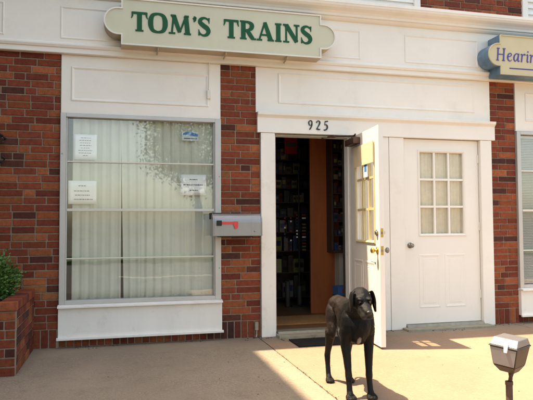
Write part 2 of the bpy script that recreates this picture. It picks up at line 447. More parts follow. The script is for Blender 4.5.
# door header
bm = BM()
prism(bm, [(-.035, 2.055), (-.035, 2.205), (-.042, 2.215), (-.062, 2.235), (-.066, 2.262), (.18, 2.262), (.18, 2.055)], 1.352, 4.10)
hd = obj('door_header', bm, M['white'], B, bevel=.002)
# casings
bm = BM()
box(bm, 1.388, 1.535, -.028, .16, 0.0, 2.053); obj('door_casing', bm, M['white_low'], B, bevel=.004)
bm = BM(); box(bm, 2.362, 2.60, -.022, .16, .0, 2.053); box(bm, 2.604, 2.80, -.019, .16, .0, 2.053); box(bm, 2.804, 2.975, -.022, .16, .0, 2.053)
obj('wall_panel', bm, M['white'], B, bevel=.003)
bm = BM(); box(bm, 3.915, 4.058, -.028, .16, 0.0, 2.053); obj('door_casing', bm, M['white'], B, bevel=.004)
bm = BM(); box(bm, 1.537, 1.553, .02, .12, .03, 2.05); box(bm, 2.344, 2.36, .02, .12, .03, 2.05); box(bm, 1.554, 2.343, .02, .12, 2.034, 2.05)
obj('door_jamb', bm, M['white_low'], B, bevel=.002)
# steps / thresholds
bm = BM(); box(bm, 1.535, 2.56, -.15, .14, -.02, .028); obj('door_step', bm, M['concrete_step'], B, bevel=.005)
bm = BM(); prism(bm, [(-.05, .0285), (-.03, .048), (.10, .048), (.12, .0285)], 1.555, 2.342); obj('threshold', bm, M['threshold'], B)
bm = BM(); box(bm, 2.93, 3.96, -.16, .14, -.02, .022); obj('door_step', bm, M['concrete_step'], B, bevel=.005)
bm = BM(); prism(bm, [(-.05, .0225), (-.03, .044), (.03, .044), (.05, .0225)], 2.98, 3.912); obj('threshold', bm, M['threshold'], B)

# display windows
def display_window(x0, x1, z0, z1, muntins, vm):
    W_ = empty('display_window', (0, 0, 0), B)
    bm = BM(); f = .05; yo = -.03
    box(bm, x0, x0 + f, yo, .06, z0, z1); box(bm, x1 - f - .01, x1, yo, .06, z0, z1)
    box(bm, x0 + f, x1 - f - .01, yo, .06, z0, z0 + .035); box(bm, x0 + f, x1 - f - .01, yo, .06, z1 - .035, z1)
    box(bm, x0 + f, x0 + f + .012, yo + .018, .05, z0 + .035, z1 - .035); box(bm, x1 - f - .022, x1 - f - .01, yo + .018, .05, z0 + .035, z1 - .035)
    obj('frame', bm, M['alu'], W_, bevel=.003)
    gx0, gx1, gz0, gz1 = x0 + f + .012, x1 - f - .022, z0 + .035, z1 - .035
    bm = BM()
    for z, t, p in muntins:
        box(bm, gx0, gx1, -.012 - p, .015, z - t / 2, z + t / 2)
    obj('muntin', bm, M['vinyl'], W_, bevel=.002)
    bm = BM()
    box(bm, gx0, gx1, .018, .022, gz0, gz1)
    obj('glass', bm, M['glass'], W_)
    if vm:
        bm = BM()
        for x in vm: box(bm, x - .003, x + .003, .0225, .0265, gz0, gz1)
        obj('vertical_bar', bm, M['vinyl'], W_)
    bm = BM(); prism(bm, [(-.085, z0 - .028), (-.085, z0 - .012), (-.03, z0 - .001), (.06, z0 - .001), (.06, z0 - .028)], x0 - .008, x1 + .008)
    obj('sill', bm, M['white_low'], W_, bevel=.002)
    # kick panel under the sill
    bm = BM(); box(bm, x0 - .004, x1 + .006, -.045, .14, .09, z0 - .029); box(bm, x0 - .015, x1 + .018, -.07, -.046, .075, .10)
    obj('kick_panel', bm, M['white_low'], W_, bevel=.004)
    return W_
display_window(-.53, .98, .395, 2.172, [(1.72, .012, 0), (1.268, .024, .008), (.815, .010, 0)], [])
display_window(4.39, 6.05, .395, 2.172, [(1.72, .016, 0), (1.268, .024, .008), (.815, .012, 0)], [])
# screws on the frames
bm = BM()
for z in (.7, 1.6): lathe(bm, [(0, .006), (.003, .006), (.004, .003)], (.962, -.031, z), seg=8)
lathe(bm, [(0, .006), (.003, .006), (.004, .003)], (-.512, -.031, 1.79), seg=8)
obj('screw', bm, M['nickel'], B)

def pleats(name, x0, x1, z0, z1, y, m, amp, per, seed, label, cat, nz=14, panels=None, slant=0):
    bm = BM(); r = random.Random(seed); nx = int((x1 - x0) / .006); prev = None
    ph = r.uniform(0, 6)
    for i in range(nx + 1):
        x = x0 + (x1 - x0) * i / nx; row = []
        for k in range(nz + 1):
            z = z0 + (z1 - z0) * k / nz
            q = x / per * 2 * math.pi + ph + .9 * noise.noise(Vector((x * 5, z * .35, seed)))
            s = math.sin(q)
            d = amp * (s + .35 * math.sin(2.1 * q + 1)) * (.75 + .5 * noise.noise(Vector((x * 9, z * .6, seed + 4))))
            if panels:
                # two or three sheets overlap: a little step at each seam
                for pi, px in enumerate(panels):
                    if x > px: d += (.006 if pi % 2 else -.006)
            xs = x + (slant * (z1 - z) / (z1 - z0) * max(0, 1 - (x - x0) / .25) if slant else 0)
            row.append(bm.verts.new((xs, y + d, z)))
        if prev:
            for k in range(nz): bm.faces.new((prev[k], row[k], row[k + 1], prev[k + 1]))
        prev = row
    bmesh.ops.recalc_face_normals(bm, faces=bm.faces)
    o = obj(name, bm, m, None, smooth=True)
    md = o.modifiers.new('s', 'SOLIDIFY'); md.thickness = .0015
    return tag(o, label, cat)
pleats('curtain', -.425, .022, .40, 2.20, .062, M['curtain'], .008, .084, 5, 'pale green pleated curtain filling the narrower side of the shop window beside the taped notices', 'curtain')
pleats('curtain', .016, .93, .40, 2.20, .066, M['curtain'], .0085, .090, 6, 'pale green pleated curtain filling the wider side of the shop window next to the mailbox', 'curtain', panels=[.2, .52, .70], slant=.034)
# blinds in the neighbour's window
Bl = empty('window_blind', (5.2, .05, 2.1)); tag(Bl, 'grey horizontal slat blind behind the window under the cream and blue sign', 'blind')
bm = BM(); z = .44
while z < 2.1:
    prism(bm, [(-.006, z), (-.006, z + .001), (.006, z + .018), (.006, z + .017)], -.75, .80); z += .019
for v in bm.verts: v.co.z -= 2.1
obj('slats', bm, M['blind'], Bl)
bm = BM(); box(bm, -.76, .80, -.018, .018, .0, .03); obj('headrail', bm, M['blind'], Bl)

# ---- doors
def nine_lite(bmf, bmm, bmg, x0, x1, z0, z1, yf, yb):
    """frame on both faces, 3x3 muntins, glass"""
    for y, s in ((yf, 1), (yb, -1)):
        frs = frame_mould(bmf, x0 - .028, x1 + .028, z0 - .028, z1 + .028, .03, y, .012 * s, inward=.006 * s)
    t = .011; ym_ = (yf + yb) / 2
    if yf == 0: ym_ = (yf + yb) / 2 - .006
    for k in (1, 2):
        x = x0 + (x1 - x0) * k / 3; z = z0 + (z1 - z0) * k / 3
        box(bmm, x - t, x + t, ym_ - .013, ym_ + .013, z0, z1)
        for j in range(3):
            a = x0 + (x1 - x0) * j / 3 + (t if j else 0); b_ = x0 + (x1 - x0) * (j + 1) / 3 - (t if j < 2 else 0)
            box(bmm, a, b_, ym_ - .012, ym_ + .012, z - t, z + t)
    ym = (yf + yb) / 2
    box(bmg, x0, x1, ym - .002, ym + .002, z0, z1)
def door_leaf(name, wd, ht, th, gx0, gx1, gz0, gz1, panels, m, mf, parent):
    """local: x 0..wd, y 0..th (y=0 is the outer/street face), z 0..ht"""
    bm = BM()
    box(bm, 0, gx0, 0, th, 0, ht); box(bm, gx1, wd, 0, th, 0, ht)
    box(bm, gx0, gx1, 0, th, 0, gz0); box(bm, gx0, gx1, 0, th, gz1, ht)
    bmesh.ops.remove_doubles(bm, verts=bm.verts, dist=1e-5)
    d = obj(name, bm, m, parent)
    bm = BM()
    for a, b_, c, e in panels:
        for y, s in ((-.0002, 1), (th + .0002, -1)):
            frame_mould(bm, a, b_, c, e, .03, y, .0035 * s)
            # raised centre field
            fs = frame_mould(bm, a + .05, b_ - .05, c + .05, e - .05, .02, y, .002 * s, inward=-.002 * s)
            q = fs[-1]
            bm.faces.new(q)
    obj('door_panel', bm, m, d)
    f, mm, g = BM(), BM(), BM()
    nine_lite(f, mm, g, gx0, gx1, gz0, gz1, 0, th)
    obj('window_frame', f, mf, d); obj('muntin', mm, mf, d); obj('glass', g, M['glass_door'], d)
    return d
def knob(parent, x, y, z, m, sgn, r=.026):
    bm = BM(); lathe(bm, [(0, .031), (.006, .031), (.010, .012), (.03, .011), (.036, r * .8), (.045, r), (.056, r * .95), (.064, r * .55), (.066, .004)], (x, y, z), sgn=sgn)
    return obj('door_knob', bm, m, parent, smooth=True)
cd = door_leaf('closed_door', .928, 2.0, .045, .205, .737, .965, 1.858, [(.175, .43, .165, .745), (.49, .745, .165, .745)], M['doorwhite'], M['doorwhite'], B)
cd.location = (2.981, .02, .048)
knob(cd, .072, 0, .842, M['nickel'], -1, r=.024)
bm = BM()
for z in (.25, 1.0, 1.75): tube(bm, [(.925, -.006, z), (.925, -.006, z + .09)], .007, 8)
obj('hinge', bm, M['doorwhite'], cd)
pleats('door_curtain', 3.16, 3.75, .96, 1.97, .068, M['lace'], .008, .05, 15, 'thin beige curtain behind the nine small panes of the closed white door', 'curtain')

# open door: leaf built from hinge (x=0) to free edge (x=wd); placed with interior face towards -X
od = door_leaf('open_door', .83, 2.0, .045, .20, .70, .945, 1.835, [(.10, .375, .17, .75), (.425, .70, .17, .75)], M['doorwhite'], M['oldframe'], B)
od.location = (2.345, -.05, .022)
oa = R(180 + 94.0)            # leaf direction: -Y, slightly to -X of square
oa = R(-90 - 4.8)
# closed: leaf runs along -X. mesh runs along +X; mirror not needed: interior face must face -X
od.rotation_euler = (0, 0, oa)
knob(od, .77, 0, .86, M['brass'], -1); knob(od, .77, .045, .86, M['nickel'], 1)
bm = BM(); lathe(bm, [(0, .028), (.008, .028), (.012, .02), (.02, .018)], (.77, 0, 1.02)); lathe(bm, [(0, .028), (.008, .028), (.016, .02), (.022, .018)], (.77, .045, 1.02), sgn=1)
obj('deadbolt', bm, M['nickel'], od, smooth=False)
bm = BM(); box(bm, .8302, .832, .011, .034, .82, .90); box(bm, .8302, .832, .011, .034, .98, 1.06); obj('latch_plate', bm, M['brass'], od)
bm = BM(); box(bm, .83, .842, .016, .028, 1.01, 1.03); box(bm, .83, .839, .014, .030, .85, .87); obj('latch_bolt', bm, M['nickel'], od)
bm = BM(); box(bm, .60, .72, -.003, -.0002, .735, .75); obj('mail_label', bm, M['ink'], od)
# a small notice taped to the glass, and its curtain
bm = BM(); box(bm, 0, .11, 0, .0015, 0, .19, 0); box(bm, .02, .09, -.001, -.0002, .05, .15, 1)
pn = obj('notice', bm, [M['paper'], M['blue_print']], None)
pn.location = od.location + Matrix.Rotation(oa, 3, 'Z') @ Vector((.45, -.0115, 1.55)); pn.rotation_euler = (0, 0, oa)
tag(pn, 'small white and blue notice stuck on the glass of the open door', 'notice')
# door closer
dc = BM()
box(dc, .05, .33, -.075, -.002, 1.90, 1.965); tube(dc, [(.17, -.035, 1.965), (.17, -.035, 1.99)], .014)
bm = BM(); box(bm, .17, .73, -.020, -.013, 1.67, 1.87)
obj('tan_panel', bm, mat('tan_sheet', (.72, .58, .38), .8, var=.1), od)  # flat tan panel across the top of the open door's glass
obj('door_closer', dc, M['closer'], od, bevel=.008)
bm = BM()
tube(bm, [(2.33, -.19, 2.025), (2.20, -.03, 2.04), (2.06, .04, 2.03)], .009); tube(bm, [(2.33, -.19, 2.025), (2.315, -.26, 2.03)], .009)
obj('closer_arm', bm, M['closer'], B)
bm = BM(); box(bm, 1.554, 2.343, .005, .02, 2.03, 2.046); obj('door_stop', bm, M['threshold'], B)

# interior
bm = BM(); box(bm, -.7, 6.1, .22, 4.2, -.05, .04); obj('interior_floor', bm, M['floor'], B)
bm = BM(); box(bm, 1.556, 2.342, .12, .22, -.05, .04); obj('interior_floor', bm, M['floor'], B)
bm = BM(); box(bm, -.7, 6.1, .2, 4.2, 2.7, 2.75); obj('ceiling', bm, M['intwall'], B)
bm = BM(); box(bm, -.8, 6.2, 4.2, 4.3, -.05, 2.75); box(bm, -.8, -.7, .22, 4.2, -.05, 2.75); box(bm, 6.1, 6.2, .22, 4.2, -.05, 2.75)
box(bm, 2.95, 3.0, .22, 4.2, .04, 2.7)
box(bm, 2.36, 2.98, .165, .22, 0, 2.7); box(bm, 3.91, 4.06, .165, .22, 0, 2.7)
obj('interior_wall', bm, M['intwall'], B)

# house number: ribbons
def catmull(P, n=8, closed=False):
    out = []; N_ = len(P)
    rng = N_ if closed else N_ - 1
    for i in range(rng):
        g = lambda k: P[k % N_] if closed else P[max(0, min(N_ - 1, k))]
        p0, p1, p2, p3 = g(i - 1), g(i), g(i + 1), g(i + 2)
        for s in range(n):
            t = s / n
            out.append(tuple(.5 * ((2 * p1[c]) + (-p0[c] + p2[c]) * t + (2 * p0[c] - 5 * p1[c] + 4 * p2[c] - p3[c]) * t * t + (-p0[c] + 3 * p1[c] - 3 * p2[c] + p3[c]) * t ** 3) for c in range(len(P[0]))))
    if not closed: out.append(tuple(P[-1]))
    return out
def ribbon(bm, P, y0, y1, smooth=True, closed=False, n=8):
    """P: (x, z, width)"""
    Q = catmull(P, n, closed) if smooth else P
    A, B_ = [], []
    N_ = len(Q)
    for i, (x, z, wd) in enumerate(Q):
        a = Q[(i - 1) % N_] if closed or i > 0 else Q[0]; b = Q[(i + 1) % N_] if closed or i < N_ - 1 else Q[-1]
        d = Vector((b[0] - a[0], b[1] - a[1])); d = d.normalized() if d.length else Vector((1, 0)); nn = Vector((-d.y, d.x)) * wd / 2
        A.append((x + nn.x, z + nn.y)); B_.append((x - nn.x, z - nn.y))
    va = [[bm.verts.new((p[0], y, p[1])) for p in A] for y in (y0, y1)]; vb = [[bm.verts.new((p[0], y, p[1])) for p in B_] for y in (y0, y1)]
    fs = []
    for i in range(N_ if closed else N_ - 1):
        j = (i + 1) % N_
        fs += [bm.faces.new((va[0][i], va[0][j], vb[0][j], vb[0][i])), bm.faces.new((va[1][i], vb[1][i], vb[1][j], va[1][j])),
               bm.faces.new((va[0][i], va[1][i], va[1][j], va[0][j])), bm.faces.new((vb[0][i], vb[0][j], vb[1][j], vb[1][i]))]
    if not closed:
        for i in (0, N_ - 1): fs.append(bm.faces.new((va[0][i], vb[0][i], vb[1][i], va[1][i])))
    bmesh.ops.recalc_face_normals(bm, faces=fs)
# glyphs in a unit-height box: list of ('s'|'c'|'l', points(x,z,w))
w1, w2, w3 = .20, .085, .10
GL = {
 'T': (.80, [('l', [(.40, 0.03, .20), (.40, .93, .20)]), ('l', [(.03, .94, .10), (.77, .94, .10)]), ('l', [(.0, .66, .03), (.045, .80, .07), (.05, .985, .09)]), ('l', [(.80, .66, .03), (.755, .80, .07), (.75, .985, .09)]), ('l', [(.20, .035, .07), (.60, .035, .07)])]),
 'O': (.94, [('c', [(.47, .975, .10), (.22, .90, .15), (.12, .70, .20), (.10, .5, .215), (.12, .30, .20), (.22, .10, .15), (.47, .025, .10), (.72, .10, .15), (.82, .30, .20), (.84, .5, .215), (.82, .70, .20), (.72, .90, .15)])]),
 'M': (1.18, [('l', [(.18, .03, .085), (.27, .97, .085)]), ('l', [(.27, .97, .20), (.585, .10, .16)]), ('l', [(.585, .10, .075), (.91, .97, .09)]), ('l', [(.91, .97, .19), (1.0, .03, .20)]), ('l', [(.02, .035, .07), (.36, .035, .07)]), ('l', [(.80, .035, .07), (1.17, .035, .07)]), ('l', [(.12, .965, .07), (.35, .965, .07)]), ('l', [(.84, .965, .07), (1.06, .965, .07)])]),
 "'": (.22, [('s', [(.10, .93, .16), (.13, .83, .13), (.08, .70, .03)]), ('s', [(.06, .95, .10), (.15, .92, .12), (.155, .84, .08)])]),
 'S': (.70, [('s', [(.60, .72, .03), (.56, .87, .07), (.36, .965, .09), (.17, .88, .15), (.13, .72, .18), (.30, .56, .20), (.50, .42, .20), (.57, .25, .18), (.48, .09, .14), (.30, .03, .09), (.13, .12, .07), (.06, .31, .03)]), ('l', [(.60, .68, .03), (.595, .98, .07)]), ('l', [(.06, .34, .03), (.075, .02, .07)])]),
 'R': (.92, [('l', [(.22, .03, .20), (.22, .97, .20)]), ('l', [(.04, .035, .07), (.40, .035, .07)]), ('l', [(.04, .965, .07), (.30, .965, .07)]), ('s', [(.25, .95, .09), (.50, .93, .11), (.66, .84, .17), (.69, .73, .20), (.64, .60, .17), (.48, .51, .10), (.25, .49, .08)]), ('l', [(.42, .52, .17), (.60, .24, .18), (.74, .05, .16)]), ('l', [(.66, .035, .07), (.92, .035, .07)])]),
 'A': (.96, [('l', [(.14, .03, .08), (.45, 1.0, .085)]), ('l', [(.45, 1.0, .16), (.78, .03, .21)]), ('l', [(.24, .31, .075), (.66, .31, .075)]), ('l', [(.0, .035, .07), (.30, .035, .07)]), ('l', [(.60, .035, .07), (.96, .035, .07)])]),
 'I': (.42, [('l', [(.21, .03, .20), (.21, .97, .20)]), ('l', [(.03, .035, .07), (.39, .035, .07)]), ('l', [(.03, .965, .07), (.39, .965, .07)])]),
 'N': (.98, [('l', [(.20, .03, .085), (.20, .97, .085)]), ('l', [(.20, .97, .20), (.80, .05, .18)]), ('l', [(.80, .05, .085), (.80, .97, .085)]), ('l', [(.03, .035, .07), (.37, .035, .07)]), ('l', [(.02, .965, .07), (.26, .965, .07)]), ('l', [(.64, .965, .07), (.96, .965, .07)])]),
 'H': (1.0, [('l', [(.22, .0, .11), (.30, .98, .11)]), ('l', [(.74, .0, .11), (.82, .98, .11)]), ('l', [(.26, .5, .06), (.78, .5, .06)]), ('l', [(.10, .02, .05), (.34, .02, .05)]), ('l', [(.62, .02, .05), (.86, .02, .05)]), ('l', [(.18, .96, .05), (.42, .96, .05)]), ('l', [(.70, .96, .05), (.94, .96, .05)])]),
 'e': (.56, [('s', [(.14, .34, .04), (.36, .40, .06), (.46, .54, .07), (.36, .64, .06), (.20, .55, .10), (.12, .30, .12), (.18, .08, .10), (.34, .02, .06), (.48, .14, .03)])]),
 'a': (.66, [('s', [(.50, .60, .06), (.34, .64, .07), (.17, .48, .11), (.11, .22, .12), (.20, .04, .08), (.36, .16, .06), (.50, .52, .05)]), ('s', [(.55, .66, .10), (.47, .22, .11), (.50, .04, .08), (.62, .10, .04)])]),
 'r': (.50, [('s', [(.04, .56, .03), (.14, .63, .07), (.18, .52, .10), (.11, .0, .11)]), ('s', [(.15, .36, .05), (.28, .58, .06), (.42, .64, .08), (.45, .55, .09)])]),
 'i': (.32, [('s', [(.06, .56, .03), (.16, .63, .07), (.19, .52, .10), (.13, .12, .11), (.18, .02, .07), (.28, .09, .03)]), ('l', [(.215, .80, .09), (.225, .90, .09)])]),
 'n': (.68, [('s', [(.04, .56, .03), (.14, .63, .07), (.18, .52, .10), (.11, .0, .11)]), ('s', [(.14, .34, .05), (.30, .56, .06), (.44, .65, .08), (.51, .52, .11), (.45, .14, .11), (.50, .02, .07), (.62, .10, .03)])]),
 'g': (.64, [('s', [(.50, .60, .06), (.34, .64, .07), (.17, .48, .11), (.13, .24, .11), (.24, .06, .08), (.38, .16, .05), (.50, .52, .05)]), ('s', [(.55, .66, .10), (.46, .0, .11), (.36, -.24, .08), (.16, -.28, .06), (.05, -.18, .05)])]),
 '9': (.62, [('c', [(.33, .97, .08), (.15, .86, .11), (.12, .66, .12), (.22, .47, .07), (.38, .52, .06), (.50, .70, .10), (.47, .89, .11)]), ('s', [(.50, .74, .12), (.48, .48, .12), (.36, .22, .12), (.24, .06, .12), (.22, .0, .05)])]),
 '2': (.66, [('s', [(.14, .76, .12), (.20, .92, .08), (.38, .97, .09), (.52, .84, .14), (.47, .62, .14), (.30, .34, .09), (.12, .10, .08)]), ('s', [(.10, .08, .08), (.26, .10, .12), (.44, .05, .12), (.58, .12, .04)])]),
 '5': (.64, [('l', [(.30, .93, .10), (.60, .97, .11)]), ('l', [(.26, .97, .06), (.21, .58, .06)]), ('s', [(.20, .55, .06), (.36, .60, .09), (.50, .46, .14), (.50, .24, .15), (.36, .07, .13), (.16, .02, .11), (.08, .07, .06)])]),
}
def glyph(bm, ch, x, z, h, y, t, sx=1.0, bold=1.0):
    adv, st = GL[ch]
    for k, (kind, P) in enumerate(st):
        Q = [(x + px * h * sx, z + pz * h, pw * h * bold) for px, pz, pw in P]
        ribbon(bm, Q, y - t - .0005 * k, y, smooth=kind != 'l', closed=kind == 'c')
    return adv * h * sx
def text(chars, x, z, h, y, t, sx, m, parent, name, gap=.03, bold=1.0):
    for ch in chars:
        if ch == ' ': x += .33 * h * sx; continue
        bm = BM(); a = glyph(bm, ch, x, z, h, y, t, sx, bold); obj(name, bm, m, parent)
        x += a + gap * h
    return x
x = 1.885
for ch in '925':
    bm = BM(); glyph(bm, ch, x, 2.098, .098, -.0355, .008, .92); obj('house_number', bm, M['number'], B); x += .083

# ------------------------------------------------------------------ signs
def ear_outline(x0, x1, z0, z1, er, step, left=True, right=True):
    """rectangle with a round ear on the ends"""
    zc = (z0 + z1) / 2; P = []
    P += [(x0, z0), (x1, z0)]
    if right:
        P += [(x1, zc - er)] + [(x1 + step + er * math.cos(t), zc + er * math.sin(t)) for t in [R(-90 + 180 * k / 18) for k in range(19)]] + [(x1, zc + er)]
    P += [(x1, z1), (x0, z1)]
    if left:
        P += [(x0, zc + er)] + [(x0 - step + er * math.cos(t), zc + er * math.sin(t)) for t in [R(90 + 180 * k / 18) for k in range(19)]] + [(x0, zc - er)]
    return P
def inset(P, d):
    out = []; n = len(P)
    for i in range(n):
        a, b, c = Vector(P[i - 1]), Vector(P[i]), Vector(P[(i + 1) % n])
        e1 = (b - a).normalized(); e2 = (c - b).normalized()
        n1 = Vector((-e1.y, e1.x)); n2 = Vector((-e2.y, e2.x)); q = n1 + n2
        q = q / max(.3, q.dot(n1)) if q.length > .01 else n1
        p = b + q * d; out.append((p.x, p.y))
    return out
def sign(name, P, yf, yb, mface, mrim, mside, rim, label):
    S = empty(name, (sum(p[0] for p in P) / len(P), yf, sum(p[1] for p in P) / len(P))); tag(S, label, 'sign')
    ox, oy, oz = S.location
    sh = lambda Q: [(a - ox, b - oz) for a, b in Q]
    bm = BM(); poly_xz(bm, sh(P), .004, yb - oy, 0); obj('sign_box', bm, mside, S)
    Q = inset(P, rim)
    bm = BM(); A, C = sh(P), sh(Q); n = len(P)
    yo, yi = -.012, .0035
    va = [bm.verts.new((a, yo, b)) for a, b in A]; vb = [bm.verts.new((a, yo, b)) for a, b in C]
    vc = [bm.verts.new((a, yi, b)) for a, b in A]; vd = [bm.verts.new((a, yi, b)) for a, b in C]
    for i in range(n):
        j = (i + 1) % n
        bm.faces.new((va[i], va[j], vb[j], vb[i])); bm.faces.new((vc[i], va[i], va[j], vc[j])); bm.faces.new((vb[i], vb[j], vd[j], vd[i]))
    bmesh.ops.recalc_face_normals(bm, faces=bm.faces)
    obj('sign_rim', bm, mrim, S)
    bm = BM(); poly_xz(bm, sh(inset(P, rim * .5)), -.002, .003, 0); obj('sign_face', bm, mface, S)
    return S
P = ear_outline(.012, 1.968, 2.792, 3.232, .128, .028)
S1 = sign('shop_sign', P, -.23, -.07, M['sign_face'], M['sign_rim'], M['sign_side'], .013, "olive cream board with round ends and green serif lettering reading TOM'S TRAINS")
ox, oy, oz = S1.location
def letters(chars, x, z, h, m, S, sx, gap, bold=1.0, name='letter', pitch=0):
    ox, oy, oz = S.location
    return text(chars, x - ox, z - oz, h, -.0025, .004, sx, m, S, name, gap, bold)
xe = letters("TOM'S", .105, 2.928, .182, M['green'], S1, 1.0, .062, 1.24)
xe2 = letters("TRAINS", .975, 2.928, .182, M['green'], S1, 1.0, .036, 1.24)
print('TEXT END', xe + ox, xe2 + ox)
bm = BM()
for x in (.35, 1.0, 1.62):
    tube(bm, [(x - ox, .015, 2.797 - oz), (x - ox, .02, 2.775 - oz), (x - ox, .15, 2.765 - oz)], .008)
obj('bracket', bm, M['sign_side'], S1)
bm = BM(); tube(bm, [(1.96 - ox, .06, 2.86 - oz), (1.97 - ox, .09, 2.835 - oz), (2.0 - ox, .155, 2.83 - oz)], .007); obj('conduit', bm, M['cable'], S1)
P = ear_outline(4.015, 6.05, 2.742, 3.178, .125, .02)
S2 = sign('neighbour_sign', P, -.27, -.07, M['cream'], M['cream'], M['blue_side'], .010, 'cream board with deep blue sides and violet italic lettering reading Hearing')
letters("Hearing", 3.95, 2.892, .14, M['purple'], S2, 1.02, .0, 1.05)
ox, oy, oz = S2.location
bm = BM(); ribbon(bm, [(4.13 - ox, 2.815 - oz, .012), (5.75 - ox, 2.815 - oz, .012)], -.006, -.0025, smooth=False); obj('underline', bm, M['purple'], S2)
# pull cord on the window board
bm = BM(); tube(bm, [(.862, -.035, 2.745), (.862, -.022, 2.60), (.858, -.022, 2.46)], .005, 6); box(bm, .842, .876, -.04, -.013, 2.37, 2.455)
tag(obj('hanging_cord', bm, M['cable'], bevel=.002), 'white cable with small switch hanging below the lettered sign on the white board', 'cable')

# ------------------------------------------------------------------ notices in the window
def notice(x0, x1, z0, z1, lines, label, seed, y=.010, blob=False):
    r = random.Random(seed); e = empty('notice', (x0, y, z0)); tag(e, label, 'notice')
    W_, H_ = x1 - x0, z1 - z0
    bm = BM(); nx = 8; prev = None
    for i in range(nx + 1):
        a = W_ * i / nx; row = [bm.verts.new((a, .0008 * math.sin(i * 1.1 + seed) * (k / 4), H_ * k / 4)) for k in range(5)]
        if prev:
            for k in range(4): bm.faces.new((prev[k], row[k], row[k + 1], prev[k + 1]))
        prev = row
    o = obj('sheet', bm, M['paper'], e, smooth=True)
    md = o.modifiers.new('s', 'SOLIDIFY'); md.thickness = .0003
    for z, a, b_, h in lines:
        bm = BM(); x = a * W_
        while x < b_ * W_:
            ww = r.uniform(.008, .024); ww = min(ww, b_ * W_ - x)
            if ww > .003: box(bm, x, x + ww, -.0022, -.0018, z * H_ - h / 2, z * H_ + h / 2)
            x += ww + .005
        obj('text_line', bm, M['ink'], e)
    return e
notice(-.415, -.205, 1.745, 1.985, [(.86, .3, .74, .004), (.76, .24, .74, .005), (.66, .28, .72, .004), (.56, .26, .76, .005), (.46, .3, .7, .004), (.36, .2, .8, .005), (.26, .22, .76, .005), (.16, .4, .6, .005)], 'portrait white notice with a column of typed lines, taped high in the shop window', 2, y=.029)
notice(-.46, -.205, 1.325, 1.545, [(.78, .36, .62, .007), (.56, .2, .74, .007), (.38, .24, .76, .007), (.2, .2, .86, .008)], 'landscape white notice below the tall one in the shop window', 5, y=.029)
notice(.585, .84, 1.415, 1.62, [(.76, .36, .66, .008), (.5, .12, .86, .009), (.24, .36, .68, .007)], 'landscape white notice with three typed lines near the mailbox side of the window', 7, y=.029)
e = empty('window_sticker', (.60, .0265, 1.955)); tag(e, 'small blue and white sticker near the upper corner of the shop window', 'sticker')
bm = BM(); box(bm, 0, .165, 0, .001, 0, .09); obj('backing', bm, mat('sticker_white', (.62, .68, .68), .6), e)
bm = BM(); ribbon(bm, [(.008, .062, .012), (.05, .072, .03), (.10, .066, .034), (.158, .054, .022)], -.0012, -.0002); obj('swoosh', bm, M['blue_print'], e)
bm = BM(); box(bm, .02, .15, -.0012, -.0002, .018, .026); obj('line', bm, M['ink'], e)

# ------------------------------------------------------------------ mailbox
MB = empty('mailbox', (.86, -.185, 1.015)); tag(MB, 'grey metal mailbox with red flag mounted on the brick pier beside the window', 'mailbox')
L_ = .468; ww = .085; hh = .125
prof = [(-ww, 0), (ww, 0), (ww, hh)] + [(ww * math.cos(t), hh + ww * math.sin(t)) for t in [R(12 * k) for k in range(1, 15)]] + [(-ww, hh)]
prof = [(y, z * 1.02) for y, z in prof]
bm = BM(); prism(bm, prof, .012, L_); bd = obj('body', bm, M['mbox'], MB, bevel=.003)
for i, p in enumerate(bd.data.polygons): p.use_smooth = False
bm = BM(); prism(bm, [(y * 1.035, z * 1.015 - .001) for y, z in prof], 0, .0115); prism(bm, [(y * 1.03, z * 1.012 - .001) for y, z in prof], L_ + .0005, L_ + .012)
obj('end_cap', bm, M['mbox'], MB, bevel=.002)
for q in (.10, .37):
    bm = BM(); prism(bm, [(y * 1.012, z * 1.006) for y, z in prof], q, q + .006); obj('rib', bm, M['mbox'], MB)
bm = BM(); lathe(bm, [(0, .008), (.003, .008), (.005, .005)], (.405, -.0875, .045)); obj('rivet', bm, M['nickel'], MB)
bm = BM(); box(bm, -.02, .03, -.012, .012, .205, .222); box(bm, -.022, -.004, -.008, .008, .16, .215); box(bm, .03, .10, -.004, .004, .213, .222)
obj('latch', bm, M['black'], MB, bevel=.002)
bm = BM(); box(bm, .035, .083, -.098, -.0865, .098, .148); obj('flag_pivot', bm, M['black'], MB, bevel=.002)
bm = BM(); box(bm, .084, .196, -.095, -.091, .112, .135)
poly_xz(bm, [(.196, .138), (.238, .138), (.241, .125), (.24, .085), (.232, .072), (.222, .066), (.21, .070), (.203, .080), (.200, .098), (.197, .104)], -.0956, -.0905); obj('flag', bm, M['red'], MB)
bm = BM(); box(bm, .08, .40, -.02, .175, -.012, -.001); box(bm, .22, .28, .085, .175, .03, .06); obj('bracket', bm, M['black'], MB)

# small grey outlet at the pier foot
bm = BM(); box(bm, 1.318, 1.352, -.035, -.002, .075, .155); tube(bm, [(1.335, -.02, .075), (1.335, -.022, .03), (1.325, -.045, .008)], .009)
tag(obj('wall_spigot', bm, mat('spigot', (.3, .25, .19), .6, var=.3, vscale=30), bevel=.004), 'small weathered pipe fitting at the foot of the brick pier by the doorway', 'pipe')

